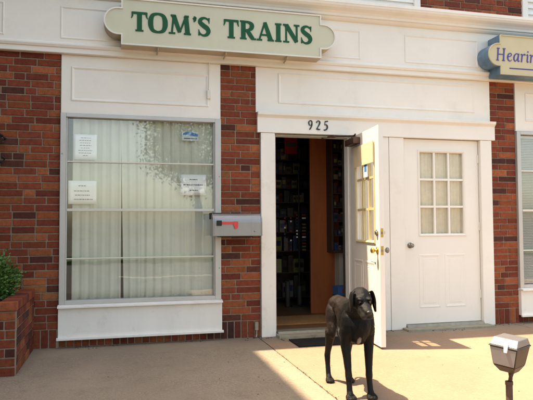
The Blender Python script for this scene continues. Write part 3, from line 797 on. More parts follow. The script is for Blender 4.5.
# wall lantern at the picture's edge
WL = empty('wall_lantern', (-1.095, -.02, 1.82)); tag(WL, 'black wall lantern with scroll bracket on the brick wall above the planter', 'lantern')
bm = BM(); box(bm, -.04, .04, -.001, .017, -.13, .10); obj('back_plate', bm, M['black'], WL, bevel=.006)
bm = BM(); tube(bm, [(0, 0, -.09), (0, -.05, -.14), (0, -.12, -.13), (0, -.15, -.06)], .009); tube(bm, [(0, 0, .06), (0, -.06, .12), (0, -.13, .16), (0, -.15, .12)], .009)
tube(bm, [(.03, -.02, -.10), (.07, -.03, -.13), (.095, -.03, -.09), (.07, -.03, -.07)], .01)
tube(bm, [(.03, -.02, .08), (.07, -.03, .12), (.10, -.03, .09), (.075, -.03, .06)], .012); obj('scroll', bm, M['black'], WL)
bm = BM()
lathe(bm, [(-.06, .045), (-.05, .055), (.09, .085), (.10, .10), (.15, .04), (.17, .01)], (0, -.15, 0), axis='z', seg=6); obj('lantern_cage', bm, M['black'], WL)

# ------------------------------------------------------------------ planter and shrub
PL = empty('brick_planter', (-1.45, -.5, 0)); tag(PL, 'low dark red brick planter box against the brick wall', 'planter')
bm = BM(); r = random.Random(31)
px0, px1, py0 = -2.1, -.742, -.985
T = Matrix.Translation((1.45, .5, 0))
brickwork(bm, T @ Matrix.Translation((0, py0, 0)), px0, px1, 0, .48, r, dark=.8)
brickwork(bm, T @ Matrix.Translation((px1, 0, 0)) @ Matrix.Rotation(R(90), 4, 'Z'), py0 + .031, -.03, 0, .48, r, dark=.8)
brickwork(bm, T @ Matrix.Translation((px0, 0, 0)) @ Matrix.Rotation(R(-90), 4, 'Z'), .03, -py0, 0, .48, r, dark=.8)
obj('brick_side', bm, [M['brick'], M['mortar']], PL)
bm = BM(); lay = bm.loops.layers.float_color.new('tone')
def cap_bricks(u0, u1, fn):
    u = u0
    while u < u1 - .02:
        a, b_ = u + .004, min(u + .066, u1) - .004
        fs = fn(a, b_); col = r.choices(PAL, PALW)[0]
        for f in fs:
            for l in f.loops: l[lay] = (col[0] * .8, col[1] * .8, col[2] * .8, 1)
        u += .066
dx, dy = 1.45, .5
cap_bricks(py0 - .008, -.03, lambda a, b_: box(bm, px1 - .12 + dx, px1 + .008 + dx, a + dy, b_ + dy, .484, .552))
cap_bricks(px0, px1 - .125, lambda a, b_: box(bm, a + dx, b_ + dx, py0 - .008 + dy, py0 + .12 + dy, .484, .552))
cap_bricks(py0 + .125, -.03, lambda a, b_: box(bm, px0 + dx, px0 + .12 + dx, a + dy, b_ + dy, .484, .552))
obj('cap_course', bm, [M['brick']], PL, bevel=.004)
bm = BM(); box(bm, px0 + .05 + dx, px1 - .05 + dx, py0 + .05 + dy, -.04 + dy, .05, .482); obj('soil', bm, M['mortar'], PL)
bm = BM(); box(bm, px0 + .121 + dx, px1 - .121 + dx, py0 + .121 + dy, -.04 + dy, .4825, .50); obj('soil', bm, M['soil'], PL)

def shrub(cx, cy, z0, rx, rz, seed, label, n=5200):
    r = random.Random(seed); e = empty('shrub', (cx, cy, z0)); tag(e, label, 'shrub')
    bm = BM()
    for k in range(26):
        a = r.uniform(0, 6.28); el = r.uniform(.3, 1.4); l = r.uniform(.6, .9)
        d = Vector((math.cos(a) * math.cos(el) * rx, math.sin(a) * math.cos(el) * rx, math.sin(el) * rz * 1.6)) * l
        tube(bm, [(0, 0, -.02), tuple(d * .5 + Vector((0, 0, .03))), tuple(d)], [.008, .005, .002], 5)
    obj('branches', bm, M['twig'], e)
    bm = BM(); lay = bm.loops.layers.float_color.new('tone')
    tips = []
    for k in range(n // 22):
        d = Vector((r.gauss(0, 1), r.gauss(0, 1), r.gauss(.15, 1))).normalized()
        q = r.uniform(.55, 1.0) ** .5 * (1 + .16 * noise.noise(d * 2.3 + Vector((seed, 0, 0))))
        tips.append((Vector((d.x * rx, d.y * rx, d.z * rz + rz * .85)) * q, d))
    for p, d in tips:
        if p.z < 0: continue
        tone = r.uniform(.6, 1.5); tw = r.uniform(.85, 1.15)
        for j in range(22):
            s = r.uniform(.018, .038); ax = (d + Vector((r.gauss(0, .6), r.gauss(0, .6), r.gauss(.35, .5)))).normalized()
            o = p + Vector((r.gauss(0, .025), r.gauss(0, .025), r.gauss(0, .022)))
            sd_ = ax.cross(Vector((r.gauss(0, 1), r.gauss(0, 1), r.gauss(0, 1)))).normalized() * s * .24
            v = [bm.verts.new(o), bm.verts.new(o + ax * s * .5 + sd_), bm.verts.new(o + ax * s), bm.verts.new(o + ax * s * .5 - sd_)]
            f = bm.faces.new(v); c = tone * r.uniform(.8, 1.2)
            for l in f.loops: l[lay] = (.055 * c * tw, .125 * c, .022 * c, 1)
    obj('foliage', bm, M['leaf'], e)
shrub(-1.16, -.50, .50, .33, .20, 3, 'dense green shrub with fine leaves growing at the near end of the planter', 15000)
shrub(-1.68, -.52, .50, .30, .19, 4, 'second green shrub in the planter, farther from the shop window', 7000)

def street_tree(cx, cy, h, rad, seed, label):
    r = random.Random(seed); e = empty('street_tree', (cx, cy, -.1)); tag(e, label, 'tree')
    bm = BM(); tube(bm, [(0, 0, 0), (.05, .02, h * .25), (-.04, .05, h * .5), (.06, 0, h * .8)], [.17, .14, .10, .03], 9)
    for k in range(9):
        a = r.uniform(0, 6.28); z = h * r.uniform(.35, .6); q = rad * r.uniform(.5, .85)
        tube(bm, [(0, 0, z), (math.cos(a) * q * .5, math.sin(a) * q * .5, z + h * .12), (math.cos(a) * q, math.sin(a) * q, z + h * .3)], [.06, .04, .012], 6)
    obj('trunk', bm, M['twig'], e)
    bm = BM(); lay = bm.loops.layers.float_color.new('tone')
    for k in range(420):
        d = Vector((r.gauss(0, 1), r.gauss(0, 1), r.gauss(0, 1))).normalized() * r.uniform(.3, 1) ** .5 * (1 + .3 * noise.noise(Vector((k * .37, seed, 0))))
        p = Vector((d.x * rad, d.y * rad, d.z * h * .32 + h * .72)); tone = r.uniform(.6, 1.4)
        for j in range(46):
            o = p + Vector((r.gauss(0, .22), r.gauss(0, .22), r.gauss(0, .16))); a = Vector((r.gauss(0, 1), r.gauss(0, 1), r.gauss(0, 1))).normalized() * r.uniform(.04, .075)
            b_ = a.cross(Vector((r.gauss(0, 1), r.gauss(0, 1), r.gauss(0, 1)))).normalized() * a.length * .5
            f = bm.faces.new([bm.verts.new(o - a), bm.verts.new(o + b_), bm.verts.new(o + a), bm.verts.new(o - b_)]); c = tone * r.uniform(.8, 1.2)
            for l in f.loops: l[lay] = (.05 * c, .10 * c, .02 * c, 1)
    obj('crown', bm, M['leaf'], e)
street_tree(2.9, -16.2, 6.6, 2.1, 61, 'leafy street tree on the grass verge across the road')
street_tree(-5.5, -17, 7.6, 2.4, 62, 'taller leafy street tree on the grass verge across the road, opposite the brick wing')

# ------------------------------------------------------------------ things seen through the doorway
bm = BM(); r = random.Random(5)
SH = empty('shop_shelf', (1.6, 2.1, .04)); tag(SH, 'dark tall shelving packed with model stock inside the doorway', 'shelf')
bm = BM()
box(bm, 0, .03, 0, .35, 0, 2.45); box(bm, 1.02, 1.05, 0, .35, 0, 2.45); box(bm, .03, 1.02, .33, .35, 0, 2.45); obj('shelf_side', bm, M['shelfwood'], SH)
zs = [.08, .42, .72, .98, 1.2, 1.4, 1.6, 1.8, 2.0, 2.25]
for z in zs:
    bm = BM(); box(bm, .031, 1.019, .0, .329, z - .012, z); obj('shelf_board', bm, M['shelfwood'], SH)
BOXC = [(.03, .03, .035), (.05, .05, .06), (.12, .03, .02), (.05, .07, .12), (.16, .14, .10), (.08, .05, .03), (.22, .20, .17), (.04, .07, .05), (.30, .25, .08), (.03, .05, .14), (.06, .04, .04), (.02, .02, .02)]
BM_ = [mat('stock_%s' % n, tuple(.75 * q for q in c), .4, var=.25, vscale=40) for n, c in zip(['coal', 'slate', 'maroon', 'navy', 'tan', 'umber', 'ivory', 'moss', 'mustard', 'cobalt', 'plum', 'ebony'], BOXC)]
cnt = 0
for zi, z in enumerate(zs[:-1]):
    x = .04; gap = zs[zi + 1] - z - .03
    while x < .98:
        wd = r.uniform(.035, .11); h = gap * r.uniform(.55, .97); d = r.uniform(.10, .25)
        if x + wd > 1.01: break
        e = BM(); yy = r.uniform(.0, .06)
        box(e, -wd / 2, wd / 2, yy, yy + d, 0, h, 0)
        box(e, -wd * .36, wd * .36, yy - .002, yy - .0003, h * .35, h * .72, 1)
        o = obj('stock_box', e, [r.choice(BM_), r.choice(BM_)], None, loc=(1.6 + x + wd / 2, 2.1, .04 + z + .001), bevel=.002); o.rotation_euler = (0, 0, r.gauss(0, .09))
        tag(o, 'small dark stock box among many on the tall shelving inside the doorway', 'box', 'stock boxes on the dark shelving')
        x += wd + r.uniform(.002, .012); cnt += 1
# red package high up and yellow/blue hanging packs
bm = BM(); box(bm, -.09, .09, 0, .05, 0, .24, 0); box(bm, -.075, .075, -.002, -.0003, .10, .16, 1)
mr_ = mat('red_pack', (.36, .015, .015), .5)
tag(obj('package', bm, [mr_, M['ink']], None, loc=(2.30, 1.95, 2.10)), 'red package with dark band hanging high inside the doorway', 'package')
PK = empty('pack_rack', (2.36, 1.75, 0)); tag(PK, 'rack of striped yellow, blue and red packets inside the doorway beside the wood panel', 'display rack')
bm = BM(); tube(bm, [(0, .05, .04), (0, .05, 1.9)], .012); box(bm, -.15, .15, -.1, .2, .04, .06)
for k in range(9): tube(bm, [(0, .05, .75 + k * .055), (0, -.06, .76 + k * .055)], .003, 5)
obj('stand', bm, M['black'], PK)
cols = [M['paper'], mat('pack_yellow', (.30, .22, .02), .5), mat('pack_blue', (.015, .04, .16), .5), mr_]
for k in range(12):
    for s in range(4):
        if r.random() < .12: continue
        bm = BM(); c = r.choice([1, 1, 2, 3, 0]); x0 = -.24 + s * .085
        if s < 3: c = r.choice([2, 2, 3, 0])
        box(bm, x0, x0 + (.05 if s == 3 else .02), -.06 + s * .004, -.05 + s * .004, .78 + k * .042, .80 + k * .042)
        obj('packet', bm, cols[c], PK)
# pale tall rolls low down
for k, (x, h, c) in enumerate([(2.17, .33, .09), (2.35, .26, .07)]):
    bm = BM(); lathe(bm, [(0, .028), (.01, .032), (h, .032), (h + .004, .026)], (0, 0, 0), axis='z', seg=14)
    tag(obj('paper_roll', bm, mat('roll_card', (c * .6, c * .57, c * .5), .6), None, loc=(x, 1.72 + .05 * (k % 2), .041), smooth=True),
        'pale upright cardboard roll standing on the shop floor in front of the shelving', 'roll', 'upright rolls on the shop floor')
# orange wood partition
bm = BM(); box(bm, -.17, .20, 0, .04, 0, 2.55); 
tag(obj('wood_partition', bm, M['panelwood'], None, loc=(2.44, 1.05, .041), bevel=.003), 'orange brown upright wood panel standing inside the doorway', 'partition')
# right counter with shelves of small goods
CT = empty('shop_counter', (2.58, .78, .04)); tag(CT, 'white beadboard counter front with dark stocked shelf above, inside the doorway', 'counter')
bm = BM(); box(bm, .0, .34, .12, .35, 0, .74); 
for k in range(7): box(bm, .005 + k * .048, .047 + k * .048, .112, .12, .02, .74)
obj('counter_front', bm, M['beadboard'], CT)
bm = BM(); box(bm, -.10, .345, .04, .36, .742, .775); obj('counter_top', bm, M['shelfwood'], CT, bevel=.004)
bm = BM(); box(bm, -.10, -.075, .10, .34, .776, 2.4); box(bm, -.10, .345, .341, .36, .776, 2.4)
for k in range(9): box(bm, -.074, .345, .10, .34, .94 + k * .17, .952 + k * .17)
obj('shelf_unit', bm, M['shelfwood'], CT)
for k in range(9):
    x = -.06; z = .04 + (.776 if k == 0 else .952 + (k - 1) * .17) + .001
    while x < .28:
        wd = r.uniform(.03, .07); h = r.uniform(.05, .13); bm = BM(); box(bm, 0, wd, 0, .1, 0, h); box(bm, wd * .15, wd * .85, -.0015, -.0002, h * .3, h * .7, 1)
        tag(obj('stock_box', bm, [r.choice(BM_), r.choice(BM_)], None, loc=(2.58 + x, .90, z)), 'tiny dark stock box on the small shelves above the counter inside the doorway', 'box', 'small boxes above the counter')
        x += wd + r.uniform(.003, .015)
# blue carton on a low crate
bm = BM(); box(bm, -.16, .16, -.1, .1, 0, .26); tag(obj('crate', bm, M['shelfwood'], None, loc=(2.62, .72, .041), bevel=.003), 'plain brown crate on the shop floor under the blue carton', 'crate')
bm = BM(); box(bm, -.15, .15, -.09, .09, 0, .10, 0); box(bm, -.10, -.02, -.0915, -.0902, .02, .08, 1); box(bm, .02, .12, -.0915, -.0902, .03, .075, 2)
tag(obj('carton', bm, [mat('blue_carton', (.03, .12, .32), .5), mr_, M['paper']], None, loc=(2.60, .70, .304), bevel=.002), 'blue printed carton with red and white patches just inside the doorway', 'carton')
# mats
bm = BM(); box(bm, -.42, .36, -.17, .17, 0, .012)
tag(obj('doormat', bm, M['mat_black'], None, loc=(2.02, -.42, .003), bevel=.004), 'black rubber doormat on the pavement in front of the open door', 'doormat')
bm = BM(); box(bm, -.38, .38, -.25, .3, 0, .01)
tag(obj('inner_mat', bm, mat('coir_mat', (.42, .20, .065), .95, var=.3, vscale=60, bump=1, bscale=300), None, loc=(1.99, .62, .0405), bevel=.003), 'tan brown mat on the floor just inside the open doorway', 'mat')

# ------------------------------------------------------------------ landscape flood lamp on a rusty pipe
FL = empty('flood_lamp', (2.15, -2.80, 0)); tag(FL, 'boxy brown outdoor flood lamp with pale lid and front on a short rusty pipe', 'lamp')
FL.scale = (.89, .89, .99); FL.rotation_euler = (0, 0, R(-60))
tl = Matrix.Translation((0, 0, .30)) @ Matrix.Rotation(R(4), 4, 'Y')
def hexa(bm, bot, top, mi=0):
    vb = [bm.verts.new(tl @ Vector(p)) for p in bot]; vt = [bm.verts.new(tl @ Vector(p)) for p in top]
    bm.faces.new(vb[::-1]).material_index = mi; bm.faces.new(vt).material_index = mi
    for i in range(4): bm.faces.new((vb[i], vb[(i + 1) % 4], vt[(i + 1) % 4], vt[i])).material_index = mi
    bmesh.ops.recalc_face_normals(bm, faces=bm.faces)
bm = BM()
hexa(bm, [(-.045, -.03, -.02), (.045, -.03, -.02), (.045, .05, -.02), (-.045, .05, -.02)], [(-.07, -.075, .02), (.07, -.075, .02), (.07, .085, .02), (-.07, .085, .02)])
hexa(bm, [(-.07, -.075, .0205), (.07, -.075, .0205), (.07, .085, .0205), (-.07, .085, .0205)], [(-.088, -.095, .128), (.088, -.095, .128), (.088, .105, .128), (-.088, .105, .128)])
obj('lamp_body', bm, M['lampbody'], FL, bevel=.004)
bm = BM(); q = Vector((0, -.0035, 0))
hexa(bm, [(-.064, -.0805, .026), (.064, -.0805, .026), (.064, -.0775, .026), (-.064, -.0775, .026)], [(-.083, -.0995, .124), (.083, -.0995, .124), (.083, -.0965, .124), (-.083, -.0965, .124)])
obj('lens', bm, M['lampfront'], FL, bevel=.001)
bm = BM(); hexa(bm, [(-.093, -.104, .129), (.093, -.104, .129), (.093, .112, .129), (-.093, .112, .129)], [(-.090, -.100, .137), (.090, -.100, .137), (.090, .108, .137), (-.090, .108, .137)])
obj('lid_rim', bm, M['lampbody'], FL, bevel=.002)
bm = BM(); hexa(bm, [(-.088, -.100, .1375), (.088, -.100, .1375), (.088, .106, .1375), (-.088, .106, .1375)], [(-.078, -.060, .176), (.078, -.060, .176), (.078, .09, .176), (-.078, .09, .176)])
obj('lid', bm, M['lamptop'], FL, bevel=.004)
bm = BM(); hexa(bm, [(.010, -.110, .105), (.030, -.110, .105), (.030, -.1045, .105), (.010, -.1045, .105)], [(.006, -.106, .152), (.034, -.106, .152), (.034, -.088, .152), (.006, -.088, .152)]); obj('clip', bm, M['clip'], FL, bevel=.002)
bm = BM(); tube(bm, [(.012, .01, .29), (.008, .008, .25), (.004, .004, .215)], [.022, .012, .014], 12); obj('swivel', bm, M['rust'], FL, smooth=True)
bm = BM(); tube(bm, [(0, 0, .0), (0, 0, .22)], .021, 16); tube(bm, [(0, 0, .205), (0, 0, .225)], .024, 16); obj('pipe', bm, M['rust'], FL)
bm = BM(); box(bm, -.06, .06, -.06, .06, .0, .008); obj('foot_plate', bm, M['rust'], FL, bevel=.002)

# ------------------------------------------------------------------ neighbouring wing that throws the left-hand shade
NB = empty('corner_building', (-4, -3, 0)); tag(NB, 'tall brick wing standing forward of the shopfront beyond the planter', 'building')
NX = -2.3; NH = 9.26
bm = BM(); brickwork(bm, Matrix.Translation((4, 3, 0)) @ Matrix.Translation((NX, 0, 0)) @ Matrix.Rotation(R(90), 4, 'Z'), -4.4, -.02, 0, 3.4, random.Random(77))
obj('brick_wall', bm, [M['brick'], M['mortar']], NB)
bm = BM(); box(bm, NX - 4 + 4, NX + 4 - .051, -4.4 + 3, 6.1 + 3, 0, 3.4); box(bm, NX - 4 + 4, NX + 4, -4.4 + 3, 6.1 + 3, 3.401, NH - .15); obj('wall', bm, M['siding'], NB)
bm = BM(); box(bm, NX - 4 + 4, NX + .02 + 4, -4.42 + 3, 6.1 + 3, NH - .149, NH); obj('parapet', bm, M['white'], NB)

# ------------------------------------------------------------------ the dog
DOG_O = Vector((1.512, -1.985, 0)); DF = Vector((-.05, -.9987, 0)); DL = Vector((.9987, -.05, 0))
def sph(bm, c, r, sc=(1, 1, 1), rot=None, sub=2):
    b = bmesh.ops.create_icosphere(bm, subdivisions=sub, radius=1)
    S = Matrix.Diagonal((r * sc[0], r * sc[1], r * sc[2]))
    for v in b['verts']:
        p = S @ v.co
        if rot is not None: p = rot @ p
        v.co = p + Vector(c)
def chain(bm, pts, sub=2):
    """pts: (f,l,z,r)"""
    for a, b in zip(pts, pts[1:]):
        pa, pb = Vector(a[:3]), Vector(b[:3]); L = (pb - pa).length
        n = max(2, int(L / (min(a[3], b[3]) * .30)))
        for k in range(n + 1):
            t = k / n; sph(bm, pa.lerp(pb, t), a[3] * (1 - t) + b[3] * t, sub=sub)
def rotf(az, pitch):     # local frame: x=f forward, y=l, z up
    return Matrix.Rotation(az, 3, 'Z') @ Matrix.Rotation(pitch, 3, 'Y')
bm = BM()
# trunk
sph(bm, (.14, 0, .475), 1, (.150, .092, .142)); sph(bm, (.06, 0, .492), 1, (.17, .088, .128)); sph(bm, (-.04, 0, .525), 1, (.15, .070, .084))
sph(bm, (-.14, 0, .545), 1, (.13, .064, .068)); sph(bm, (-.22, 0, .54), 1, (.095, .070, .074)); sph(bm, (.215, 0, .475), 1, (.070, .075, .095))
sph(bm, (.10, 0, .575), 1, (.11, .055, .05)); sph(bm, (.19, 0, .40), 1, (.06, .055, .06))
chain(bm, [(.12, 0, .555, .08), (.20, 0, .565, .088), (.26, -.016, .595, .074), (.305, -.026, .638, .062)])
for s in (1, -1):
    # foreleg
    sph(bm, (.175, s * .068, .475), 1, (.068, .042, .10)); sph(bm, (.150, s * .078, .405), 1, (.052, .036, .07))
    fx = .0 if s < 0 else .005
    chain(bm, [(.185, s * .074, .44, .040), (.165, s * .080, .345, .0345), (.176, s * .074, .27, .0285), (.188, s * .070, .175, .0225), (.192, s * .069, .145, .0240), (.196, s * .069, .115, .0195), (.206 + fx, s * .069, .055, .0195), (.216 + fx, s * .069, .034, .023)])
    for t, off in enumerate((-.025, -.0085, .0085, .025)):
        q = .013 if t in (1, 2) else 0
        sph(bm, (.240 + fx + q, s * .069 + off, .017), 1, (.019, .0104, .0145)); sph(bm, (.224 + fx, s * .069 + off * .8, .022), 1, (.020, .012, .018))
    # hind leg
    sph(bm, (-.205, s * .055, .46), 1, (.070, .036, .105), rotf(0, R(-18))); sph(bm, (-.165, s * .066, .385), 1, (.050, .029, .070), rotf(0, R(-20)))
    hx = 0.0 if s < 0 else .035
    chain(bm, [(-.175, s * .072, .36, .040), (-.20 + hx * .3, s * .072, .295, .030), (-.245 + hx, s * .070, .215, .0225), (-.262 + hx, s * .069, .185, .0230), (-.255 + hx, s * .069, .12, .0180), (-.240 + hx, s * .069, .05, .0185), (-.225 + hx, s * .069, .032, .0215)])
    for t, off in enumerate((-.022, -.0075, .0075, .022)):
        q = .011 if t in (1, 2) else 0
        sph(bm, (-.200 + hx + q, s * .069 + off, .016), 1, (.018, .0094, .0135)); sph(bm, (-.214 + hx, s * .069 + off * .8, .020), 1, (.019, .011, .017))
# tail, hanging low and tucked behind
chain(bm, [(-.30, 0, .55, .022), (-.325, 0, .50, .017), (-.325, .01, .43, .012), (-.305, .015, .36, .009), (-.27, .02, .30, .006)])
# head: skull, cheeks, muzzle; HD = head frame (slightly lowered, turned a touch to its right)
HR = rotf(R(-1), R(20)); HC = Vector((.338, -.034, .652))
HS = 1.13
def hp(a, b, c): return HC + HR @ Vector((a, b, c)) * HS
def sphh(bm, c, r, sc=(1, 1, 1), rot=None, sub=2): sph(bm, c, r * HS, sc, rot, sub)
sphh(bm, hp(0, 0, 0), 1, (.066, .060, .055), HR); sphh(bm, hp(-.012, 0, .018), 1, (.055, .050, .045), HR); sphh(bm, hp(.02, .0, -.022), 1, (.055, .046, .042), HR)
for s in (1, -1):
    sphh(bm, hp(.012, s * .034, -.016), 1, (.038, .024, .030), HR)      # cheek
    sphh(bm, hp(.050, s * .026, .026), 1, (.018, .016, .0105), HR)      # brow
    sphh(bm, hp(.104, s * .018, -.038), 1, (.034, .0185, .026), HR)       # lip / flews
    sphh(bm, hp(.078, s * .022, -.034), 1, (.036, .0185, .025), HR)
sphh(bm, hp(.070, 0, -.012), 1, (.052, .032, .026), HR); sphh(bm, hp(.098, 0, -.016), 1, (.038, .029, .0235), HR); sphh(bm, hp(.114, 0, -.018), 1, (.026, .0255, .0225), HR)
sphh(bm, hp(.085, 0, -.052), 1, (.050, .018, .012), HR)               # jaw
chain(bm, [(*(hp(-.01, 0, -.02)), .05), (.275, -.02, .59, .062)])
body = obj('dog', bm, [M['black']], None)
md = body.modifiers.new('r', 'REMESH'); md.mode = 'VOXEL'; md.voxel_size = .0042; md.use_smooth_shade = True
md2 = body.modifiers.new('s', 'SMOOTH'); md2.factor = .5; md2.iterations = 7
dg = bpy.context.evaluated_depsgraph_get(); ev = body.evaluated_get(dg)
me = bpy.data.meshes.new_from_object(ev); body.modifiers.clear(); old = body.data; body.data = me; bpy.data.meshes.remove(old)
# coat colour per vertex: black head and chest, sun-browned flank, frosted muzzle, white chest blaze
ca = me.color_attributes.new('coat', 'FLOAT_COLOR', 'POINT')
def sstep(a, b, x):
    t = max(0, min(1, (x - a) / (b - a))); return t * t * (3 - 2 * t)
HRi = HR.inverted()
for v in me.vertices:
    p = v.co; n_ = noise.noise(p * 9) * .5 + .5; n2 = noise.noise(p * 60) * .5 + .5
    c = Vector((.0032, .0027, .0026))
    br = sstep(.12, -.06, p.x) * sstep(.16, .40, p.z) * (.55 + .6 * n_)
    c = c.lerp(Vector((.017, .0088, .0056)), min(.75, br))
    h = (HRi @ (p - HC)) / HS
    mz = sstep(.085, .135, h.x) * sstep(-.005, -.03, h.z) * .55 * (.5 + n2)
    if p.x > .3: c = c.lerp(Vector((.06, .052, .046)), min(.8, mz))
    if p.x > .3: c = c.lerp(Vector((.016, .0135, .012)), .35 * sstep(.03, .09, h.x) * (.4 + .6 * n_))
    d = ((p.x - .24) / .08) ** 2 + ((p.y + .012) / .011) ** 2 + ((p.z - .375) / .026) ** 2
    if d < 1.6 : c = c.lerp(Vector((.34, .29, .24)), sstep(1.6, .5, d) * .85 * (.5 + n2 * .7))
    tz = sstep(.03, .008, p.z) * .25; c = c.lerp(Vector((.025, .018, .014)), tz)
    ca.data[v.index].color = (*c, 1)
# coat material
fm = bpy.data.materials.new('dog_coat'); fm.use_nodes = True; N = fm.node_tree.nodes; L = fm.node_tree.links; b = N['Principled BSDF']
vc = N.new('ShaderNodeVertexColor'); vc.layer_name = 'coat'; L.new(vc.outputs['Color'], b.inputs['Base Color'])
b.inputs['Roughness'].default_value = .42; b.inputs['Specular IOR Level'].default_value = .2
b.inputs['Sheen Weight'].default_value = .03; b.inputs['Sheen Roughness'].default_value = .4; b.inputs['Sheen Tint'].default_value = (.9, .7, .55, 1)
tc = N.new('ShaderNodeTexCoord'); mp = N.new('ShaderNodeMapping'); mp.inputs['Scale'].default_value = (1, 1, .22); L.new(tc.outputs['Object'], mp.inputs['Vector'])
n = N.new('ShaderNodeTexNoise'); n.inputs['Scale'].default_value = 330; n.inputs['Detail'].default_value = 3; L.new(mp.outputs['Vector'], n.inputs['Vector'])
bp = N.new('ShaderNodeBump'); bp.inputs['Strength'].default_value = .8; bp.inputs['Distance'].default_value = .003; L.new(n.outputs['Fac'], bp.inputs['Height']); L.new(bp.outputs['Normal'], b.inputs['Normal'])
n3 = N.new('ShaderNodeTexNoise'); n3.inputs['Scale'].default_value = 25; L.new(mp.outputs['Vector'], n3.inputs['Vector'])
mr = N.new('ShaderNodeMapRange'); mr.inputs['To Min'].default_value = .36; mr.inputs['To Max'].default_value = .6; L.new(n3.outputs['Fac'], mr.inputs['Value']); L.new(mr.outputs['Result'], b.inputs['Roughness'])
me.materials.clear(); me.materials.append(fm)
for p in me.polygons: p.use_smooth = True
Md = Matrix((DF, DL, Vector((0, 0, 1)))).transposed().to_4x4(); Md.translation = DOG_O
# (DF, DL, up) is left-handed when DL is the left side seen with f forward: keep as right-handed check
body.matrix_world = Md
tag(body, 'slim black short-haired dog with floppy ears standing on the pavement by the open door', 'dog')
# short lying coat, one mesh of fine hairs
def flow(p):
    if p.x > .30:
        h = (HRi @ (p - HC)) / HS
        if h.x > -.05: return HR @ Vector((-1, .25 * (1 if h.y > 0 else -1), -.25)), .35 if h.x > .03 else .55
    if p.z < .40: return Vector((-.25, 0, -1)), .7
    return Vector((-1, 0, -.45)), 1.0
rnd = random.Random(88); fb = BM(); flay = fb.verts.layers.float_color.new('coat')
polys = me.polygons; cum = []; tot = 0
for p in polys: tot += p.area; cum.append(tot)
import bisect
NH_ = 85000
for k in range(NH_):
    fp = polys[min(len(polys) - 1, bisect.bisect(cum, rnd.random() * tot))]
    vi = fp.vertices; ws = [rnd.random() for _ in vi]; sw = sum(ws)
    p = Vector((0, 0, 0)); nn = Vector((0, 0, 0))
    for i, w_ in zip(vi, ws): p += me.vertices[i].co * (w_ / sw); nn += me.vertices[i].normal * (w_ / sw)
    d, ls = flow(p); nn.normalize(); d = d - nn * d.dot(nn)
    if d.length < .05: continue
    d.normalize(); sd2 = nn.cross(d); d = (d + sd2 * rnd.gauss(0, .22) + nn * rnd.uniform(.10, .30)).normalized()
    L_ = rnd.uniform(.008, .016) * ls; w_ = rnd.uniform(.0004, .0008)
    a = fb.verts.new(p - sd2 * w_ - nn * .0006); b_ = fb.verts.new(p + sd2 * w_ - nn * .0006); c = fb.verts.new(p + d * L_)
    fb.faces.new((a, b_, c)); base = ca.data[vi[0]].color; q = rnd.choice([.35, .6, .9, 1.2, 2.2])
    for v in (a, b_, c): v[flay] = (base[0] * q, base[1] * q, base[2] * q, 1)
obj('fur', fb, fm, body, smooth=True)
# ears: folded flaps
def ear(s):
    bm = BM(); rows = []
    base = hp(-.010, s * .044, .036)
    nu, nv = 14, 8
    for i in range(nu + 1):
        t = i / nu
        # comes out from the skull, folds, then hangs
        out = .024 * math.sin(min(1, t * 2.2) * math.pi / 2) + (.010 if s > 0 else -.004) * t
        dz = .010 * math.sin(min(1, t * 3) * math.pi) - .138 * max(0, t - .12) ** 1.05
        wd = .020 + .013 * math.sin(t * math.pi * .95) if t < .85 else .0235 * math.sqrt(max(.02, 1 - ((t - .85) / .155) ** 2))
        wd *= (1 - .55 * max(0, t - .6) / .4)
        row = []
        for j in range(nv + 1):
            q = j / nv * 2 - 1
            cup = .010 * (1 - q * q)
            row.append(bm.verts.new(base + Vector((q * wd + .012 * t + .006, s * (out + cup - .004), dz + .006 * q * (1 - t)))))
        rows.append(row)
    for a, b_ in zip(rows, rows[1:]):
        for j in range(nv): bm.faces.new((a[j], a[j + 1], b_[j + 1], b_[j]))
    bmesh.ops.recalc_face_normals(bm, faces=bm.faces)
    lay = bm.verts.layers.float_color.new('coat')
    for v in bm.verts: v[lay] = (.0045, .0036, .0032, 1)
    o = obj('ear', bm, fm, body, smooth=True)
    md = o.modifiers.new('s', 'SOLIDIFY'); md.thickness = .007; md.offset = 0
    m2 = o.modifiers.new('v', 'SUBSURF'); m2.levels = 1; m2.render_levels = 1
ear(1); ear(-1)
# nose and eyes
bm = BM(); sphh(bm, hp(.137, 0, -.010), 1, (.010, .0165, .0125), HR, 3)
obj('nose', bm, mat('dog_nose', (.012, .010, .0095), .4, bump=.3, bscale=500), body, smooth=True)
for s in (1, -1):
    bm = BM(); sphh(bm, hp(.0560, s * .0275, .0125), 1, (.0092, .0092, .0092), HR, 3)
    obj('eye', bm, mat('dog_eye', (.02, .010, .006), .08, spec=.8), body, smooth=True)
bm = BM()

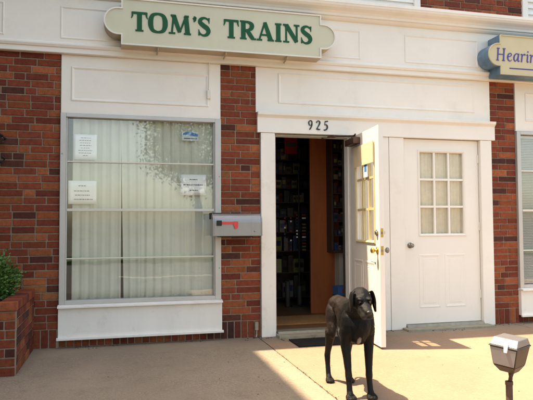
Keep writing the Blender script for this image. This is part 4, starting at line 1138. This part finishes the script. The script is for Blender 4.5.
# ------------------------------------------------------------------ one mesh per separate piece
def split(o):
    me = o.data; n = len(me.vertices); par = list(range(n))
    def fd(a):
        while par[a] != a: par[a] = par[par[a]]; a = par[a]
        return a
    for e in me.edges:
        a, b_ = fd(e.vertices[0]), fd(e.vertices[1])
        if a != b_: par[a] = b_
    isl = {}
    for i in range(n): isl.setdefault(fd(i), []).append(i)
    G = []
    for ids in isl.values():
        lo = [min(me.vertices[i].co[k] for i in ids) - .004 for k in range(3)]; hi = [max(me.vertices[i].co[k] for i in ids) + .004 for k in range(3)]
        G.append([lo, hi, set(ids)])
    ch = True
    while ch:
        ch = False
        for i in range(len(G)):
            for j in range(i + 1, len(G)):
                a, b_ = G[i], G[j]
                if all(a[0][k] <= b_[1][k] and b_[0][k] <= a[1][k] for k in range(3)):
                    G[i] = [[min(a[0][k], b_[0][k]) for k in range(3)], [max(a[1][k], b_[1][k]) for k in range(3)], a[2] | b_[2]]
                    G.pop(j); ch = True; break
            if ch: break
    if len(G) < 2: return
    base = o.name.split('.')[0]
    for g in G[1:]:
        c = o.copy(); c.data = me.copy(); COL.objects.link(c)
        bm = bmesh.new(); bm.from_mesh(c.data); bm.verts.ensure_lookup_table()
        bmesh.ops.delete(bm, geom=[v for v in bm.verts if v.index not in g[2]], context='VERTS'); bm.to_mesh(c.data); bm.free()
    bm = bmesh.new(); bm.from_mesh(me); bm.verts.ensure_lookup_table()
    bmesh.ops.delete(bm, geom=[v for v in bm.verts if v.index not in G[0][2]], context='VERTS'); bm.to_mesh(me); bm.free()
SPL = ('panel_moulding', 'end_cap', 'latch_bolt', 'latch_plate', 'hinge', 'corner_board', 'deadbolt', 'bracket', 'screw', 'door_panel', 'vertical_bar', 'outer_wall', 'wall_panel', 'latch', 'door_jamb', 'closer_arm', 'scroll', 'window_frame', 'sheet')
for o in list(SC.objects):
    if o.type == 'MESH' and o.name.split('.')[0] in SPL: split(o)
for o in list(SC.objects):
    if o.type == 'MESH' and o.name.split('.')[0] == 'muntin' and o.parent and o.parent.name.startswith('display_window'): split(o)
print('DONE')
